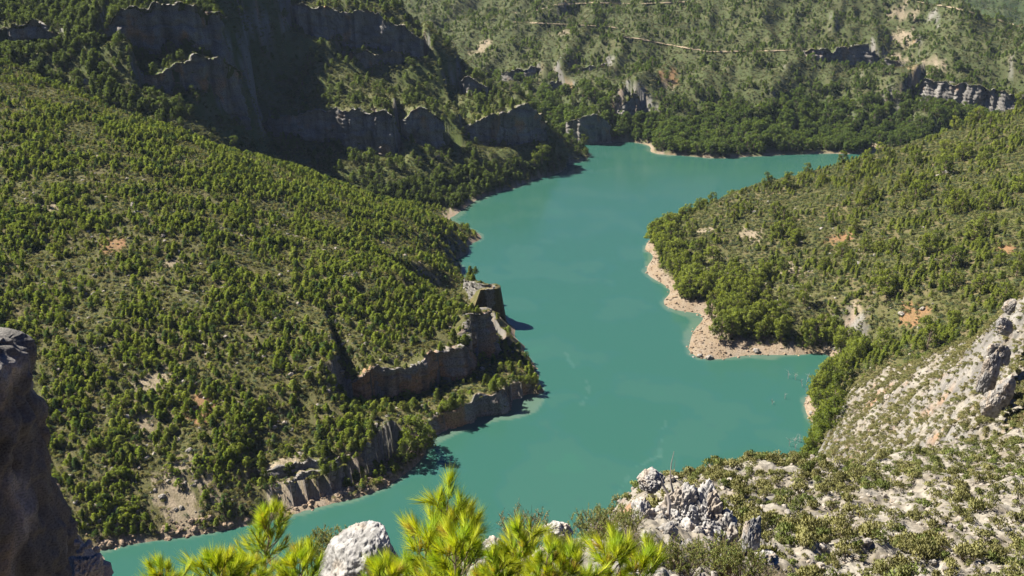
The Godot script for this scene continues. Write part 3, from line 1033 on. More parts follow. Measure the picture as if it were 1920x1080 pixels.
		var p := hit(q[0], q[1], 150.0)
		if won >= 0: trees.append([p, q[2], 1.1, q[3], Color(0.13, 0.17, 0.035), forms[won].name])
	# the 300 pines that show largest are trees of their own; the rest is a wood
	for t in trees: t.append(t[1] / (t[0] - Vector3(0, CAM_H, 0)).length())
	var large := trees.filter(func(a): return a[6] > 0.014)
	large.sort_custom(func(a, b): return a[6] > b[6])
	trees = large + trees.filter(func(a): return a[6] <= 0.014)
	var wood := []
	for i in pine_crowns.size(): wood.append([])
	var single := 0
	var tints := {}
	for t in trees:
		var s := Vector3(t[1] * t[2] * r.randf_range(0.85, 1.15), t[1], t[1] * t[2] * r.randf_range(0.85, 1.15))
		if single < 300 and seen_from_camera(t[0] + Vector3(0, t[1] * 0.8, 0)):
			single += 1
			var o := base("pine_tree", t[0])
			o.transform = upright(t[0], s, r)
			name_pine(o, t)
			var key := "%d" % int(clampf(t[4].g * 22.0, 1, 5))
			if not tints.has(key):
				tints[key] = M.needles.duplicate()
				tints[key].albedo_color = lin(t[4].r, t[4].g, t[4].b)
			put("crown", pine_crowns[t[3]], tints[key], o)
			put("trunk", pine_trunks[t[3]], M.bark, o)
		else:
			wood[t[3]].append([upright(t[0], s, r), t[4]])
	var w := base("pine_wood", Vector3.ZERO)
	tag(w, "dense young pine wood covering the hillsides round the reservoir", "wood", "", "stuff")
	for i in wood.size():
		multi("crowns", w, pine_crowns[i], M.needles, wood[i])
		var plain := []
		for q in wood[i]: plain.append([q[0], Color.WHITE])
		if i >= 5: multi("trunks", w, pine_trunks[i], M.bark, plain)
	# shrubs the same way
	for t in shrubs: t.append(t[1] / (t[0] - Vector3(0, CAM_H, 0)).length())
	large = shrubs.filter(func(a): return a[4] > 0.009)
	large.sort_custom(func(a, b): return a[4] > b[4])
	shrubs = large + shrubs.filter(func(a): return a[4] <= 0.009)
	var scrub := [[], [], [], []]
	single = 0
	for t in shrubs:
		var k := r.randi() % 4
		var s := Vector3(t[1], t[1] * t[2] * (1.75 if t[0].z > -130.0 else 1.25), t[1])
		var sc := pixel(t[0])
		if single < 300 and sc.x > 5 and sc.x < 1915 and sc.y < 1085 and seen_from_camera(t[0] + Vector3(0, t[1] * 0.4, 0)):
			single += 1
			var key := "s%d" % int(clampf(t[3].r * 30.0, 1, 6))
			if not tints.has(key):
				tints[key] = M.leaves.duplicate()
				tints[key].albedo_color = lin(t[3].r, t[3].g, t[3].b)
			var o := put("shrub", shrub_meshes[k], tints[key])
			o.transform = upright(t[0], s, r)
			var size := "wide" if t[1] > 0.95 else "small" if t[1] < 0.7 else "middling"
			var tint: String = "straw-brown" if t[3].r > 0.185 else "dark olive" if t[3].g < 0.12 else "olive-green"
			var where := "near the brink of the stony shoulder" if -t[0].z > 58.0 else "beside the white crag on the stony shoulder" if sc.x < 1500.0 else "on the open middle of the stony shoulder" if sc.x < 1720.0 else "where the stony shoulder rises towards the ridge"
			tag(o, "%s %s shrub %s" % [size, tint, where], "shrub", "%s %s shrubs %s" % [size, tint, where])
		else:
			scrub[k].append([upright(t[0], s, r), t[3]])
	var b := base("scrub_cover", Vector3.ZERO)
	tag(b, "low evergreen scrub growing between the pines and stones", "scrub", "", "stuff")
	for k in 4: multi("shrubs", b, shrub_meshes[k], M.leaves, scrub[k])
	var tl := [[], [], []]
	for t in tufts: tl[r.randi() % 3].append([upright(t[0], Vector3(t[1], t[1] * t[2] * 1.3, t[1]), r), t[3]])
	var g := base("dry_grass", Vector3.ZERO)
	tag(g, "small dry grass tufts between the stones of the shoulder", "grass", "", "stuff")
	for k in 3: multi("tufts", g, tuft_meshes[k], M.leaves, tl[k])


# ---------------------------------------------------------------- cliffs: label, [px, py of the brow, py of the foot, metres forward], grid step, roughness, bed, ochre, how far proud, how far it leans back
const CLIFFS := [
	["limestone cliff with orange stains on the wooded headland above the water", [[928, 574, 630, 358], [934, 592, 655, 344], [924, 586, 668, 337], [905, 590, 676, 331], [890, 622, 678, 324], [886, 652, 706, 318], [852, 657, 718, 312], [800, 672, 732, 304], [740, 690, 748, 297], [690, 706, 758, 292], [650, 726, 758, 290]], 0.7, 1.35, 3.2, 0.55, 0.8, 0.12],
	["dark layered rock step along the foot of the headland", [[1008, 728, 760, 311], [980, 722, 766, 309], [950, 738, 782, 300], [900, 756, 798, 294], [850, 778, 814, 287], [805, 805, 838, 280]], 0.7, 0.8, 1.8, 0.35, 0.5, 0.35],
	["short pale cliff on the back edge of the headland", [[860, 520, 542, 401], [890, 530, 565, 390], [912, 538, 585, 381], [917, 546, 590, 377], [918, 541, 575, 386], [908, 534, 556, 398]], 0.8, 0.7, 3.0, 0.0, 1.0, 0.12],
	["low ledgy rock bank along the shore of the wooded hill", [[500, 924, 958, 238], [540, 913, 955, 240], [600, 897, 935, 245], [660, 872, 912, 251], [700, 842, 888, 257], [730, 806, 868, 264], [752, 782, 850, 270]], 0.6, 0.75, 1.6, 0.34, 0.0, 0.4],
	["broken rock ledge in the scrub above the shore bank", [[480, 890, 905, 245], [530, 872, 893, 248], [590, 866, 886, 251], [640, 850, 868, 255]], 0.7, 0.7, 1.6, 0.0, 0.8, 0.35],
	["long undercut cliff band on the mountain above the talus", [[492, 226, 258, 596], [540, 213, 262, 602], [600, 207, 268, 606], [660, 205, 280, 606], [720, 210, 295, 602], [746, 224, 305, 604]], 1.3, 1.6, 4.5, 0.08, 2.5, 0.12],
	["blocky cliff on the spur beyond the undercut band", [[752, 222, 262, 620], [775, 203, 268, 622], [800, 200, 278, 622], [820, 215, 282, 624], [838, 242, 282, 630]], 1.3, 1.5, 4.5, 0.05, 2.5, 0.12],
	["tall grey and ochre cliff on the last spur before the bend", [[876, 238, 266, 642], [910, 220, 278, 646], [950, 208, 276, 650], [985, 199, 270, 660], [1012, 206, 266, 668], [1034, 232, 268, 678]], 1.3, 1.5, 5.0, 0.12, 2.5, 0.12],
	["smooth dark cliff beside the narrow inlet", [[1055, 232, 258, 752], [1085, 222, 264, 748], [1112, 217, 268, 746], [1132, 220, 268, 748], [1150, 238, 268, 756]], 1.4, 1.3, 5.0, 0.0, 2.0, 0.12],
	["pale crag in the trees above the narrow inlet", [[1155, 202, 228, 775], [1175, 184, 230, 768], [1198, 172, 228, 766], [1214, 190, 226, 772]], 1.3, 1.6, 5.0, 0.0, 3.0, 0.35],
	["broad shaded rock wall high on the mountain", [[190, 50, 82, 545], [230, 20, 78, 547], [290, 8, 80, 552], [350, 4, 84, 560], [395, 14, 84, 566], [428, 26, 74, 574]], 1.3, 2.0, 6.0, 0.0, 2.0, 0.12],
	["reddish overhanging wall in the mountain's shade", [[270, 142, 178, 525], [320, 128, 180, 532], [370, 104, 172, 540], [425, 112, 176, 550], [455, 138, 170, 560]], 1.2, 1.8, 5.0, 0.18, 2.0, 0.12],
	["grey rock wall at the mountain's wooded edge", [[-60, 44, 100, 540], [0, 48, 100, 543], [60, 42, 96, 544], [100, 56, 94, 544]], 1.3, 1.8, 6.0, 0.0, 2.0, 0.12],
	["shaded cliff under the mountain's skyline ridge", [[545, 12, 62, 686], [600, 12, 74, 690], [650, 20, 80, 696], [700, 26, 86, 698], [755, 48, 100, 698], [795, 78, 116, 700]], 1.4, 1.8, 6.0, 0.0, 2.5, 0.12],
	["low shaded cliff in the gully below the skyline ridge", [[640, 92, 112, 684], [700, 96, 118, 686], [760, 104, 124, 690]], 1.4, 1.5, 5.0, 0.0, 2.5, 0.12],
	["small dark cliff on the ridge's lower flank", [[860, 150, 176, 690], [885, 146, 180, 690], [915, 160, 186, 690]], 1.4, 1.2, 4.0, 0.0, 2.5, 0.12],
	["long bedded limestone escarpment across the water", [[1712, 172, 186, 792], [1735, 150, 196, 788], [1790, 156, 206, 778], [1840, 164, 218, 768], [1890, 178, 226, 762], [1960, 186, 232, 760]], 1.3, 1.5, 2.4, 0.0, 3.0, 0.5],
	["banded cliff under the scrub beside the gully", [[1506, 94, 106, 875], [1535, 90, 116, 872], [1565, 94, 118, 872], [1600, 90, 122, 874], [1642, 82, 126, 884]], 1.5, 1.6, 3.0, 0.0, 4.0, 0.5],
	["short cliff in the pale gully on the far slope", [[1648, 116, 134, 872], [1675, 114, 138, 866], [1705, 124, 140, 858]], 1.5, 1.4, 3.0, 0.1, 4.0, 0.5],
	["grey outcrop on the far slope above the inlet", [[936, 140, 152, 860], [965, 130, 152, 858], [1005, 128, 146, 858]], 1.5, 1.6, 4.0, 0.0, 4.0, 0.35],
	["dark rounded outcrop on the far slope below the grey one", [[1020, 166, 178, 830], [1040, 152, 178, 828], [1058, 158, 176, 830]], 1.5, 1.6, 4.0, 0.0, 4.0, 0.35],
	["small outcrop under a spur of the far slope", [[1080, 130, 142, 858], [1105, 126, 142, 856], [1138, 122, 136, 856]], 1.5, 1.4, 4.0, 0.0, 4.0, 0.35],
]

func build_cliffs() -> void:
	for q in CLIFFS: cliff(q[0], q[1], q[2], q[3], q[4], q[5], q[6], q[7])

class Scarp:
	var p := PackedVector2Array()
	var top := PackedFloat32Array()
	var foot := PackedFloat32Array()
	var lo := Vector2(1e9, 1e9)
	var hi := Vector2(-1e9, -1e9)
	var sense := 1.0
	var back := 1.0
	var front := 1.0
	var behind := 1.0

var scarps: Array[Scarp] = []

func shape_scarps() -> void:
	for q in CLIFFS:
		var e := Scarp.new()
		var tall := 0.0
		var sense := 0.0
		for k in q[1]:
			var a := at_d(k[0], k[1], k[3])
			var b := at_d(k[0], k[2], k[3])
			var g := Vector2(a.x, a.z)
			if e.p.size():
				var t := g - e.p[-1]
				sense += Vector2(-t.y, t.x).dot(-g)
			e.p.append(g)
			e.top.append(a.y)
			e.foot.append(b.y)
			tall = maxf(tall, a.y - b.y)
			e.lo = e.lo.min(g)
			e.hi = e.hi.max(g)
		e.sense = signf(sense)
		e.back = q[1][0][3] * 0.011
		e.front = 3.2 * tall + 4.0
		e.behind = 2.0 * tall + 6.0
		var m := Vector2.ONE * maxf(e.front, e.behind)
		e.lo -= m
		e.hi += m
		scarps.append(e)

func scarp(h: float, x: float, z: float) -> float:
	for e in scarps:
		if x < e.lo.x or z < e.lo.y or x > e.hi.x or z > e.hi.y: continue
		var at := Vector2(x, z)
		var best := 1e9
		var top := 0.0
		var foot := 0.0
		var side := 0.0
		var over := 0.0
		var n := e.p.size()
		for i in n - 1:
			var a := e.p[i]
			var ab := e.p[i + 1] - a
			var l := ab.length()
			var t := (at - a).dot(ab) / (l * l)
			var tc := clampf(t, 0.0, 1.0)
			var dist := at.distance_to(a + ab * tc)
			if dist < best:
				best = dist
				top = lerpf(e.top[i], e.top[i + 1], tc)
				foot = lerpf(e.foot[i], e.foot[i + 1], tc)
				side = Vector2(-ab.y, ab.x).dot(at - a) * e.sense
				over = 0.0
				if i == 0 and t < 0.0: over = -t * l
				if i == n - 2 and t > 1.0: over = (t - 1.0) * l
		var w := clampf(1.0 - over / 7.0, 0.0, 1.0)
		if w <= 0.0: continue
		if side < 0.0 and best > e.back:
			var f := clampf((best - e.back) / e.behind, 0.0, 1.0)
			h = lerpf(h, minf(lerpf(top - 0.4, h, f), h + 5.0), w * clampf(1.0 - over / 2.5, 0.0, 1.0))
		else:
			var f := clampf(best / e.front, 0.0, 1.0) if side > 0.0 else 0.0
			h = lerpf(h, minf(h, lerpf(foot, h, f)), w)
	return h


# ---------------------------------------------------------------- the crag in front of the camera
# a young pine close by: trunk, twigs and every needle
func needle_pine(seed_: int, tall: float, spread: float, twig_count: int, need: int, bare: float) -> Array:
	var r := RandomNumberGenerator.new()
	r.seed = seed_
	var wood := Soup.new()
	var leaf := Soup.new()
	var bark := Color(0.2, 0.16, 0.12)
	var stem := []
	var rad := []
	var lean := Vector3(r.randf_range(-0.12, 0.12), 0, r.randf_range(-0.12, 0.12))
	for i in 7:
		var t := i / 6.0
		stem.append(Vector3(0, -0.25 + t * (tall + 0.15), 0) + lean * t * t * tall + Vector3(r.randf_range(-1, 1), 0, r.randf_range(-1, 1)) * 0.025 * tall)
		rad.append(lerpf(0.022, 0.005, t) * tall)
	wood.tube(stem, rad, 6, bark)
	for k in twig_count:
		var t := lerpf(bare, 1.0, pow((k + r.randf()) / twig_count, 0.85))
		var f := t * 6.0
		var i0 := mini(int(f), 5)
		var root: Vector3 = stem[i0].lerp(stem[i0 + 1], f - i0)
		var a := k * 2.4 + r.randf_range(-0.4, 0.4)
		var up := lerpf(0.5, 1.6, t * t)
		var l := spread * lerpf(1.0, 0.35, t) * r.randf_range(0.6, 1.1)
		var dir := Vector3(cos(a), up * r.randf_range(0.7, 1.2), sin(a)).normalized()
		var mid := root + dir * l * 0.55
		var tip := mid + (dir + Vector3.UP * 0.5).normalized() * l * 0.45
		wood.tube([root, mid, tip], [0.0055 * tall, 0.004 * tall, 0.0025], 4, bark)
		var ends := [[root.lerp(mid, 0.6), tip]]
		for s in 3:
			var from := root.lerp(tip, r.randf_range(0.35, 0.85))
			var sd := (dir * 0.8 + ball(r) * 0.8 + Vector3.UP * 0.45).normalized()
			ends.append([from, from + sd * l * r.randf_range(0.3, 0.55)])
			wood.tube([from, ends[-1][1]], [0.003, 0.002], 3, bark)
		for e in ends:
			var ax: Vector3 = e[1] - e[0]
			var axn := ax.normalized()
			var hue := r.randf()
			var reach := r.randf_range(0.75, 1.25)
			var col := Color(0.25, 0.37, 0.03).lerp(Color(0.42, 0.44, 0.03), hue)
			if r.randf() < 0.1: col = Color(0.36, 0.27, 0.06)
			if r.randf() < 0.15: col = Color(0.22, 0.32, 0.03)
			for q in need:
				var w := r.randf()
				var side := axn.cross(ball(r)).normalized()
				var open := lerpf(0.7, 0.22, w) * r.randf_range(0.6, 1.2)
				var nd := (axn * (1.1 - open * 0.5) + side * open).normalized()
				var at: Vector3 = e[0] + ax * lerpf(0.25, 1.0, w)
				var ln := r.randf_range(0.07, 0.12) * reach
				var across := nd.cross(ball(r)).normalized() * 0.0015
				var kk := r.randf_range(0.8, 1.2)
				leaf.tri(at - across, at + across, at + nd * ln, Color(col.r * kk, col.g * kk, col.b * kk), (side + Vector3.UP * 0.6 + ball(r) * 0.5).normalized())
	return [leaf.mesh(), wood.mesh()]

# an airy bush of upright twigs set with small leaves
func twig_bush(seed_: int, tall: float, wide: float, stems: int, per: int, cols: Array, dead: float) -> Array:
	var r := RandomNumberGenerator.new()
	r.seed = seed_
	var wood := Soup.new()
	var leaf := Soup.new()
	for k in stems:
		var a := r.randf() * TAU
		var o := sqrt(r.randf())
		var foot := Vector3(cos(a), 0, sin(a)) * o * wide * 0.25
		var tip := Vector3(cos(a) * o * wide, tall * r.randf_range(0.55, 1.05) * (1.0 - 0.3 * o), sin(a) * o * wide)
		var mid := foot.lerp(tip, 0.5) + ball(r) * 0.06 * tall + Vector3(0, 0.06 * tall, 0)
		var grey_ := r.randf() < dead
		wood.tube([foot - Vector3(0, 0.12, 0), mid, tip], [0.006 + 0.004 * tall, 0.004, 0.0015], 3, Color(0.26, 0.22, 0.18) if grey_ else Color(0.2, 0.15, 0.1))
		for s in 3:
			var from := mid.lerp(tip, r.randf_range(0.0, 0.8))
			var to := from + (Vector3.UP * 0.9 + ball(r)).normalized() * tall * r.randf_range(0.12, 0.26)
			wood.tube([from, to], [0.0025, 0.0012], 3, Color(0.25, 0.2, 0.15))
			if grey_: continue
			for q in per:
				var w := r.randf()
				var c: Color = cols[r.randi() % cols.size()]
				var kk := r.randf_range(0.8, 1.2)
				var dir := (Vector3.UP * 0.7 + ball(r)).normalized() * r.randf_range(0.018, 0.034)
				leaf.blade(from.lerp(to, w) + ball(r) * 0.008, dir, dir.cross(ball(r)).normalized() * 0.0042, Color(c.r * kk, c.g * kk, c.b * kk), (Vector3.UP * 0.6 + ball(r) + Vector3(-0.2, 0, 0)).normalized())
	return [leaf.mesh(), wood.mesh()]

func plant(called: String, parts: Array, at: Vector3, turn: float, size: float, label: String, category: String, group := "") -> Node3D:
	var o := base(called, at, turn, size)
	tag(o, label, category, group)
	put("foliage", parts[0], M.near_needles if called == "young_pine" else M.near_leaves, o)
	put("trunk" if called == "young_pine" else "stems", parts[1], M.bark, o)
	var gap := (at.y - ground(at.x, at.z)) / size          # the stem goes on down to the rock it roots in
	if gap > 0.05:
		var s := Soup.new()
		s.tube([Vector3(0.06, -gap - 0.3, 0.05), Vector3(0.03, -gap * 0.5, 0.0), Vector3(0, 0.05, 0)], [0.035, 0.028, 0.02], 6, Color(0.2, 0.16, 0.12))
		put("lower_stem", s.mesh(), M.bark, o)
	return o

func stone(label: String, mesh: Mesh, at: Vector3, size: Vector3, turn: Vector3, category := "rock", group := "", called := "rock") -> MeshInstance3D:
	var o := put(called, mesh, M.near_limestone)
	o.position = at
	o.rotation = turn
	o.scale = size
	tag(o, label, category, group)
	return o

func on_crag(px: float, d: float) -> Vector3:     # the ground under a pixel column, so far forward
	var x := (px - 960.0) / F / 1.06 * d
	return Vector3(x, ground(x, -d), -d)

func build_crag() -> void:
	# boulders and crags: centre from the photograph's outline and a distance
	var big := rock(501, 80, Vector3.ONE, 22, 0.13, Color(0.344, 0.34, 0.331), 0.8)
	stone("big rounded grey boulder between the small pine and the bright pine tops", big, at_d(679, 1072, 7.9), Vector3(0.37, 0.48, 0.42), Vector3(0.1, 0.6, -0.15), "boulder", "", "boulder")
	var r2 := rock(502, 40, Vector3.ONE, 18, 0.28, Color(0.37, 0.361, 0.344))
	var r3 := rock(503, 40, Vector3.ONE, 26, 0.34, Color(0.37, 0.361, 0.344))
	var r4 := rock(504, 56, Vector3.ONE, 16, 0.4, Color(0.37, 0.365, 0.357))
	stone("pale rock half hidden behind the bright pine top", r2, at_d(935, 1042, 8.8), Vector3(0.2, 0.2, 0.2), Vector3(0, 1, 0.2))
	stone("pale rock beside the grey twiggy bush", r3, at_d(1048, 1000, 12.0), Vector3(0.28, 0.2, 0.24), Vector3(0.2, 2, 0))
	stone("small pale stone under the grey twiggy bush", r2, at_d(1020, 1045, 10.0), Vector3(0.18, 0.12, 0.16), Vector3(0.2, 3, 0.3))
	# the jagged crag: each block one rock
	var blocks := [[1278, 965, 20.2, 0.52, 0.62, 0.5, 0.0, "tall jagged block of the white crag beside the dead branch", r4], [1325, 975, 20.0, 0.45, 0.66, 0.45, 2.1, "split middle block of the white crag", r4], [1352, 1000, 19.8, 0.36, 0.5, 0.4, 4.0, "sloping block on the open side of the white crag", r3],
		[1300, 1025, 19.2, 0.55, 0.5, 0.5, 1.2, "broad base block of the white crag behind the olive bushes", r3], [1250, 1000, 19.8, 0.42, 0.5, 0.4, 3.3, "rounded block of the white crag below the dead branch", r2],
		[1217, 903, 22.5, 0.34, 0.26, 0.3, 5.0, "pale slab at the edge of the stony shoulder above the water", r3], [1205, 968, 19.0, 0.26, 0.3, 0.3, 0.7, "small white rock beside the olive bush at the brink", r2], [1212, 1040, 15.5, 0.22, 0.3, 0.25, 2.6, "narrow white rock among the bushes below the crag", r4]]
	for b in blocks: stone(b[7], b[8], at_d(b[0], b[1], b[2]), Vector3(b[3], b[4], b[5]) * 1.3, Vector3(0.1, b[6], -0.12))
	stone("upright finger of grey rock beside the white crag", rock(505, 48, Vector3.ONE, 12, 0.2, Color(0.301, 0.301, 0.297)), at_d(1408, 1010, 19.0), Vector3(0.2, 0.72, 0.22), Vector3(0, 0.4, -0.06))
	stone("white broken rock at the foot of the rock finger", r3, at_d(1440, 1050, 18.6), Vector3(0.34, 0.25, 0.3), Vector3(0, 1.4, 0.2))
	var heap := []
	var rr := RandomNumberGenerator.new()
	rr.seed = 5
	for i in 700:
		var dd := rr.randf_range(5.5, 21.0)
		var xx := rr.randf_range(-0.22, 0.26) * dd
		var hh := smooth_ground(xx, -dd)
		if won < 0 or forms[won].name != "crag_ledge": continue
		hh = detail(hh, xx, -dd)
		var ss := 0.03 + 0.22 * pow(rr.randf(), 2.0)
		heap.append([Transform3D(Basis.from_euler(Vector3(rr.randf(), rr.randf() * 6.0, rr.randf())).scaled_local(Vector3(ss, ss * 0.7, ss * 0.9)), Vector3(xx, hh, -dd)), Color.WHITE * rr.randf_range(0.7, 1.1)])
	var hs := base("crag_rubble", Vector3.ZERO)
	tag(hs, "broken pale stones covering the crag between the bushes", "stones", "", "stuff")
	multi("stones", hs, rock(530, 14, Vector3.ONE, 18, 0.35, Color(0.301, 0.292, 0.275)), M.near_limestone, heap)
	# a dead branch on the crag
	var s := Soup.new()
	var bole := Color(0.3, 0.27, 0.24)
	s.tube([at_d(1253, 972, 19.4), at_d(1255, 945, 19.5), at_d(1252, 925, 19.6), at_d(1243, 910, 19.7), at_d(1240, 902, 19.7)], [0.055, 0.045, 0.04, 0.03, 0.018], 6, bole)
	s.tube([at_d(1252, 930, 19.6), at_d(1262, 922, 19.5), at_d(1258, 905, 19.5), at_d(1257, 890, 19.5), at_d(1259, 868, 19.5), at_d(1264, 846, 19.5)], [0.035, 0.03, 0.022, 0.014, 0.01, 0.005], 5, bole)
	s.tube([at_d(1258, 895, 19.5), at_d(1264, 878, 19.5), at_d(1266, 862, 19.5)], [0.009, 0.007, 0.003], 4, bole)
	s.tube([at_d(1253, 965, 19.4), at_d(1235, 968, 19.3), at_d(1214, 956, 19.2)], [0.035, 0.025, 0.01], 5, Color(0.16, 0.13, 0.11))
	tag(put("dead_branch", s.mesh(), M.bark), "bare twisted dead branch standing on the white crag", "branch")
	# young pines
	var pa := needle_pine(601, 1.0, 0.5, 38, 66, 0.2)
	var pb := needle_pine(602, 0.9, 0.5, 34, 72, 0.05)
	var pc := needle_pine(603, 0.7, 0.56, 30, 72, 0.0)
	# foot pixel, distance, top pixel: the pine's height follows
	for q in [[495, 1135, 7.4, 955, pa, 1.0, "small open pine with a visible trunk beside the big boulder"], [880, 1180, 5.8, 928, pb, 0.9, "tallest bright yellow-green pine top beside the grey twiggy bush"], [955, 1190, 6.0, 985, pb, 0.9, "bright pine top in front of the pale half-hidden rock"], [800, 1200, 5.2, 1000, pc, 0.7, "bright low pine between the boulder and the tallest pine top"],
		[420, 1200, 4.6, 1035, pc, 0.7, "bright low pine below the small open pine"], [560, 1190, 5.0, 1042, pc, 0.7, "ochre-tipped low pine in front of the big boulder"], [740, 1210, 4.9, 1052, pc, 0.7, "bright pine sprays in front of the boulder's foot"], [1140, 1200, 6.2, 1030, pc, 0.7, "bright low pine in front of the olive bush"], [1075, 1200, 5.6, 1045, pc, 0.7, "low pine sprays below the olive bush"], [330, 1190, 4.4, 1062, pc, 0.7, "low pine spray over the open water"], [850, 1200, 4.8, 1010, pc, 0.7, "dense bright pine under the tallest pine top"], [1010, 1210, 5.4, 1040, pb, 0.9, "slender pine top below the grey twiggy bush"], [1190, 1210, 6.4, 1045, pc, 0.7, "low pine at the foot of the dry bush"], [470, 1200, 4.9, 1045, pc, 0.7, "low bright pine under the small open pine's trunk"], [920, 1210, 4.7, 1035, pb, 0.9, "bright pine spray between the two tallest tops"]]:
		var foot := at_d(q[0], q[1], q[2])
		var tall: float = at_d(q[0], q[3], q[2]).y - foot.y
		plant("young_pine", q[4], foot, q[0] * 0.37, tall / q[5], q[6], "pine", "young pines on the crag")
	# bushes
	var olive := [Color(0.17, 0.2, 0.05), Color(0.22, 0.21, 0.07), Color(0.13, 0.17, 0.06)]
	var dry := [Color(0.2, 0.18, 0.09), Color(0.14, 0.14, 0.07)]
	var ba := twig_bush(701, 0.8, 0.5, 90, 56, olive, 0.12)
	var bb := twig_bush(702, 0.8, 0.42, 80, 26, dry, 0.45)
	for q in [[985, 1040, 10.5, 945, bb, "grey twiggy half-bare bush behind the bright pines"], [1110, 1020, 13.5, 948, ba, "airy olive bush at the brink above the water"], [1165, 1010, 15.0, 945, ba, "olive bush between the brink and the white crag"], [1340, 1085, 14.5, 1000, ba, "wide olive bush in front of the white crag"], [1270, 1090, 13.0, 1010, ba, "olive bush with dark stems below the crag"], [1390, 1100, 14.0, 1020, ba, "olive bush in front of the rock finger"],
		[1215, 1075, 13.5, 1000, bb, "dry greyish bush among the white rocks"], [1060, 1060, 9.5, 1000, ba, "small olive bush beside the pale rock"], [1180, 1060, 11.0, 985, bb, "dry straw-coloured bush behind the low pines"], [620, 1060, 9.0, 985, ba, "feathery bush against the big boulder"], [1440, 1110, 15.5, 1055, bb, "dry bush at the foot of the rock finger"]]:
		var foot := at_d(q[0], q[1], q[2])
		var tall: float = at_d(q[0], q[3], q[2]).y - foot.y
		plant("bush", q[4], foot, q[0] * 0.21, tall / 0.8, q[5], "bush", "bushes on the crag")

# the shaded rock tower: rings whose edge follows the photograph's outline
func build_tower() -> void:
	var d := 34.0
	var prof := [[1130, 205], [1080, 150], [1040, 138], [1000, 128], [940, 108], [880, 92], [820, 80], [780, 78], [740, 66], [715, 68], [690, 69], [668, 62], [652, 40], [645, 10], [642, -30]]
	var v := PackedVector3Array()
	var c := PackedColorArray()
	var ix := PackedInt32Array()
	var na := 200
	var rows := 170
	for j in rows:
		var t := float(j) / (rows - 1) * (prof.size() - 1)
		var k := mini(int(t), prof.size() - 2)
		var py := lerpf(prof[k][0], prof[k + 1][0], t - k)
		var px := lerpf(prof[k][1], prof[k + 1][1], t - k)
		var edge := at_d(px, py, d)
		var mid := at_d(-170, py, d)
		var rad := maxf(0.05, edge.x - mid.x)
		if j == rows - 1: rad = 0.02
		for i in na:
			var a := lerpf(-0.5, 2.6, i / 150.0) if i < 150 else lerpf(2.6, TAU - 0.5, (i - 150) / 50.0)
			var p := mid + Vector3(cos(a) * rad, 0, sin(a) * rad * 0.75)
			var m := Vector3(cos(a), 0, sin(a))
			var w := n_mid.get_noise_3d(p.x * 6.0, p.y * 3.0, p.z * 6.0) * 0.5 + n_cell.get_noise_3d(p.x * 5.0, p.y * 2.2, p.z * 5.0) * 0.5 + n_cell.get_noise_3d(p.x * 14.0, p.y * 8.0, p.z * 14.0) * 0.16 + n_fine.get_noise_3d(p.x * 4.0, p.y * 3.0, p.z * 4.0) * 0.16 - 1.1 * maxf(0.0, n_ridge.get_noise_3d(p.x * 26.0, p.y * 14.0, p.z * 26.0) - 0.5)
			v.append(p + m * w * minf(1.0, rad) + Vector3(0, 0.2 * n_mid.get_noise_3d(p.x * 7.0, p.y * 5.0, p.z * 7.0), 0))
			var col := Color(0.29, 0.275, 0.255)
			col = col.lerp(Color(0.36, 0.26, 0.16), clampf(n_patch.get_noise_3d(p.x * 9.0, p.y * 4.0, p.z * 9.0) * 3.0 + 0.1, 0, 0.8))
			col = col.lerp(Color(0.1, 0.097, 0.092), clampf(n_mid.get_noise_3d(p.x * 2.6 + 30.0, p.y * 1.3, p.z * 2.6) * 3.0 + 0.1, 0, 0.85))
			c.append(col)
	for j in rows - 1:
		for i in na:
			var q := (i + 1) % na
			ix.append_array(PackedInt32Array([j * na + i, (j + 1) * na + i, j * na + q, j * na + q, (j + 1) * na + i, (j + 1) * na + q]))
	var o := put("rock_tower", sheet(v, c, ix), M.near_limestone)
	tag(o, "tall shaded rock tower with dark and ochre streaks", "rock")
	var r5 := rock(511, 40, Vector3.ONE, 20, 0.35, Color(0.301, 0.292, 0.275))
	stone("rock shelf with a lit top at the foot of the shaded tower", r5, at_d(160, 1075, 32.0), Vector3(0.7, 1.1, 0.8), Vector3(0, 0.5, 0), "rock")
	for q in [[145, 1018, 0.16], [165, 1022, 0.2], [182, 1030, 0.15], [152, 1034, 0.17]]:
		stone("small lit rock on top of the shelf beside the shaded tower", r5, at_d(q[0], q[1], 31.8), Vector3.ONE * q[2], Vector3(q[0], q[1], 0), "rock", "rocks on the tower's shelf")

# leaning slabs on the pale slope
func build_pinnacle() -> void:
	var r := [rock(521, 44, Vector3.ONE, 12, 0.25, Color(0.284, 0.275, 0.267)), rock(522, 44, Vector3.ONE, 14, 0.3, Color(0.31, 0.292, 0.267))]
	var d := 124.0
	for q in [[1852, 700, 1.35, 3.6, 1.2, 0.1, 0, "tall smooth slab of the pinnacle on the pale slope"], [1872, 665, 1.6, 2.2, 1.4, -0.25, 1, "cracked upper block leaning on the pinnacle slab"], [1858, 760, 1.2, 2.2, 1.2, 0.05, 1, "ochre-stained lower block of the pinnacle"], [1885, 610, 1.2, 1.6, 1.1, 0.3, 0, "grey block above the pinnacle"], [1893, 575, 0.9, 1.5, 0.9, -0.3, 1, "leaning fin of rock on the slope's crest"], [1880, 735, 1.3, 2.6, 1.2, 0.15, 0, "broad block behind the pinnacle slab"]]:
		var at := at_d(q[0], q[1], d + (700 - q[1]) * 0.12)
		stone(q[7], r[q[6]], at, Vector3(q[2], q[3], q[4]), Vector3(0, q[0] * 0.7, q[5])).material_override = M.limestone

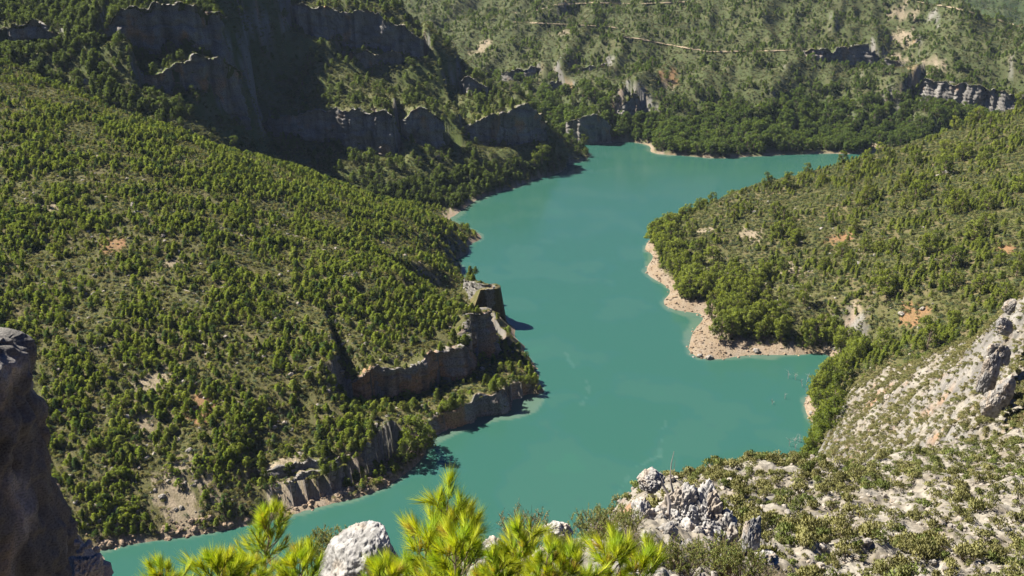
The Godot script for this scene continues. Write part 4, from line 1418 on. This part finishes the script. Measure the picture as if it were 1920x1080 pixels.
# boulders and stones on the slopes and along the shores
func build_stones() -> void:
	var r := RandomNumberGenerator.new()
	r.seed = 77
	var kinds := []
	for i in 5: kinds.append(rock(540 + i, 10, Vector3.ONE, 14, 0.3, Color(0.318, 0.305, 0.284)))
	for q in [[1352, 622, 1.1], [1565, 655, 1.2], [1418, 659, 1.6], [1595, 560, 1.1], [1640, 480, 1.2], [1610, 495, 1.3], [1415, 400, 1.6], [1775, 325, 2.2], [1760, 332, 1.6], [1730, 580, 1.2], [1690, 590, 1.3], [1665, 745, 0.9], [1690, 735, 0.8], [1785, 625, 1.5], [1815, 610, 1.2], [1330, 672, 1.6], [1312, 668, 1.2], [1300, 672, 1.0], [1520, 775, 0.9], [1530, 790, 1.0], [1580, 683, 1.2], [1572, 690, 1.0],
		[822, 296, 2.0], [160, 155, 2.4], [250, 385, 1.6], [255, 400, 1.4], [695, 585, 1.4], [820, 590, 1.5], [1600, 735, 0.8], [1440, 380, 1.3], [1480, 470, 1.2], [1540, 430, 1.2], [1555, 478, 1.1]]:
		var p := hit(q[0], q[1], 60.0)
		var o := put("boulder", kinds[r.randi() % 5], M.limestone)
		o.position = p + Vector3(0, q[2] * 0.15, 0)
		o.scale = Vector3(q[2], q[2] * 0.75, q[2] * 0.9)
		o.rotation = Vector3(0, r.randf() * 6.0, 0)
		var where := "on the peninsula" if won >= 0 and forms[won].name == "peninsula" else "on the hillside"
		tag(o, "pale limestone boulder lying in the scrub %s" % where, "boulder", "boulders %s" % where)
	var lists := [[], [], [], [], []]
	var zones := [["scrub_ledge", 20, 118, 0.02, 0.62, 9000, 0.04, 0.3], ["scrub_slope", 85, 250, 0.26, 0.62, 6000, 0.1, 0.5], ["left_hill", 215, 420, -0.5, 0.08, 16000, 0.3, 1.1], ["peninsula", 250, 500, 0.1, 0.45, 9000, 0.25, 0.8]]
	for zn in zones:
		for i in int(zn[5]):
			var d := lerpf(zn[1], zn[2], r.randf())
			var x := lerpf(zn[3], zn[4], r.randf()) * d
			var h := smooth_ground(x, -d)
			if won < 0 or forms[won].name != zn[0] or h < -0.5: continue
			h = detail(h, x, -d)
			var shore := h < 3.0
			if d > 200.0 and not shore and r.randf() > 0.1: continue
			var s := lerpf(zn[6], zn[7], pow(r.randf(), 4.0 if d < 200.0 else 2.5))
			var k := r.randf_range(0.75, 1.15)
			var c := Color(k, k * 0.98, k * 0.94)
			if shore: c = Color(0.95 * k, 0.78 * k, 0.62 * k)
			lists[r.randi() % 5].append([Transform3D(Basis.from_euler(Vector3(r.randf() * 0.5, r.randf() * 6.0, r.randf() * 0.5)).scaled_local(Vector3(s, s * r.randf_range(0.5, 0.9), s * r.randf_range(0.7, 1.1))), Vector3(x, h + s * 0.1, -d)), c])
	var o := base("loose_stones", Vector3.ZERO)
	tag(o, "loose pale stones strewn over the slopes and shores", "stones", "", "stuff")
	for i in 5: multi("stones", o, kinds[i], M.limestone, lists[i])

# dead trees standing in the shallows
func build_snags() -> void:
	var r := RandomNumberGenerator.new()
	r.seed = 91
	for q in [[1478, 710, 3.2], [1492, 712, 2.8], [1512, 716, 3.6], [1505, 726, 2.6], [1518, 728, 2.2], [1472, 748, 2.2], [1448, 758, 2.0], [1480, 836, 3.0], [1492, 842, 3.4], [1500, 830, 2.6], [1490, 826, 2.0], [1512, 735, 1.8]]:
		var s := Soup.new()
		var tall: float = q[2]
		var lean := Vector3(r.randf_range(-0.3, 0.3), 1, r.randf_range(-0.3, 0.3))
		s.tube([Vector3(0, -0.6, 0), lean * tall * 0.5, lean * tall], [0.09, 0.06, 0.02], 5, Color(0.26, 0.25, 0.23))
		for k in 9:
			var f := lean * tall * r.randf_range(0.15, 0.85)
			var e := f + Vector3(r.randf_range(-1, 1), r.randf_range(0.1, 0.8), r.randf_range(-1, 1)) * tall * 0.42
			s.tube([f, e], [0.04, 0.012], 3, Color(0.27, 0.26, 0.24))
		var o := put("dead_snag", s.mesh(), M.bark)
		o.position = at_h(q[0], q[1], 0)
		tag(o, "grey dead tree snag standing in the shallow cove water", "snag", "snags in the cove")

# dirt tracks cut across the far hills
func build_tracks() -> void:
	var m := matte("track_dirt", lin(0.22, 0.18, 0.12), 0.95, false)
	var tracks := [[[1290, 4], [1200, 8], [1110, 6], [1040, 10], [1010, 20], [960, 26]], [[1160, 68], [1200, 74], [1260, 86], [1330, 98], [1420, 97], [1490, 95]], [[960, 42], [1050, 46], [1130, 50], [1180, 56]], [[1720, 4], [1790, 16], [1850, 32], [1925, 54]]]
	var labels := ["pale dirt track high on the far hills", "dirt track crossing the middle of the far slope", "faint terrace track above the far slope's scars", "dirt track along the crest of the far ridge"]
	for k in tracks.size():
		var v := PackedVector3Array()
		var ix := PackedInt32Array()
		var pts := []
		for i in tracks[k].size() - 1:
			var a: Array = tracks[k][i]
			var b: Array = tracks[k][i + 1]
			var n := maxi(2, int(absf(b[0] - a[0]) / 5.0))
			for j in n: pts.append(hit(lerpf(a[0], b[0], float(j) / n), lerpf(a[1], b[1], float(j) / n), 700.0))
		for i in pts.size():
			var t: Vector3 = pts[mini(i + 1, pts.size() - 1)] - pts[maxi(i - 1, 0)]
			var side := Vector3(-t.z, 0, t.x).normalized() * (1.1 + 0.7 * n_mid.get_noise_2d(i * 3.0, k * 40.0))
			for q in [-1.0, 1.0]:
				var p: Vector3 = pts[i] + side * q
				v.append(Vector3(p.x, pts[i].y * 0.5 + ground(p.x, p.z) * 0.5 + 0.6, p.z))
			if i > 0:
				var b := i * 2
				ix.append_array(PackedInt32Array([b - 2, b - 1, b, b, b - 1, b + 1]))
		tag(put("dirt_track", sheet(v, PackedColorArray(), ix), m), labels[k], "track", "", "structure")

# dead trunks lying on the wooded hill
func build_logs() -> void:
	var r := RandomNumberGenerator.new()
	r.seed = 19
	for q in [[62, 388, 7.0], [120, 382, 5.0], [285, 530, 6.0], [175, 655, 6.5], [400, 785, 5.0], [450, 440, 6.0], [475, 425, 5.0], [345, 545, 5.5], [610, 492, 5.0], [200, 700, 5.5]]:
		var a := hit(q[0], q[1], 150.0)
		var t := r.randf_range(-0.5, 0.5)
		var b: Vector3 = a + Vector3(cos(t), 0, sin(t)) * q[2]
		b.y = ground(b.x, b.z) + 0.25
		a.y += 0.25
		var s := Soup.new()
		s.tube([a, a.lerp(b, 0.5) + Vector3(0, 0.05, 0), b], [0.2, 0.15, 0.06], 6, Color(0.3, 0.26, 0.21))
		for k in 4:
			var f := a.lerp(b, r.randf_range(0.3, 0.9))
			s.tube([f, f + Vector3(r.randf_range(-0.6, 0.6), r.randf_range(0.2, 0.8), r.randf_range(-0.6, 0.6))], [0.05, 0.015], 3, Color(0.28, 0.24, 0.2))
		tag(put("fallen_log", s.mesh(), M.bark), "bleached dead trunk lying among the young pines of the headland hill", "log", "dead trunks on the headland hill")


func _ready() -> void:
	rng.seed = 7
	# --- camera
	var cam := Camera3D.new()
	cam.name = "camera"
	cam.position = Vector3(0, CAM_H, 0)
	cam.rotation_degrees = Vector3(-PITCH, 0, 0)
	cam.fov = rad_to_deg(2.0 * atan(540.0 / F))
	cam.near = 0.3
	cam.far = 6000.0
	cam.current = true
	add_child(cam)
	# --- sky, exposure, haze
	var env := Environment.new()
	env.background_mode = Environment.BG_SKY
	var sky := Sky.new()
	var sm := ProceduralSkyMaterial.new()
	sm.sky_top_color = Color(0.22, 0.42, 0.78)
	sm.sky_horizon_color = Color(0.66, 0.78, 0.9)
	sm.sky_curve = 0.12
	sm.ground_bottom_color = Color(0.2, 0.22, 0.16)
	sm.ground_horizon_color = Color(0.5, 0.56, 0.58)
	sm.sky_energy_multiplier = 1.0
	sky.sky_material = sm
	env.sky = sky
	env.background_energy_multiplier = 0.165
	env.tonemap_mode = Environment.TONE_MAPPER_LINEAR
	env.tonemap_exposure = 3.0
	env.sdfgi_enabled = true
	env.ssao_enabled = true
	env.ssil_enabled = true
	env.fog_enabled = true
	env.fog_density = 0.000035
	env.fog_light_color = Color(0.75, 0.84, 0.95)
	var we := WorldEnvironment.new()
	we.name = "world_environment"
	we.environment = env
	add_child(we)
	# --- sun: from the hills beyond the wooded bank
	var sun := DirectionalLight3D.new()
	sun.name = "sun"
	sun.light_energy = 1.6
	sun.light_color = Color(1.0, 0.965, 0.91)
	sun.light_angular_distance = 0.5
	sun.shadow_enabled = true
	add_child(sun)
	sun.look_at_from_position(SUN * 100.0, Vector3.ZERO, Vector3.UP)
	setup_noise()
	setup_materials()
	shape_land()
	build_terrain()
	build_water()
	build_cliffs()
	build_tower()
	build_pinnacle()
	build_tracks()
	plant_kinds()
	plant_land()
	build_crag()
	build_stones()
	build_snags()
	build_logs()
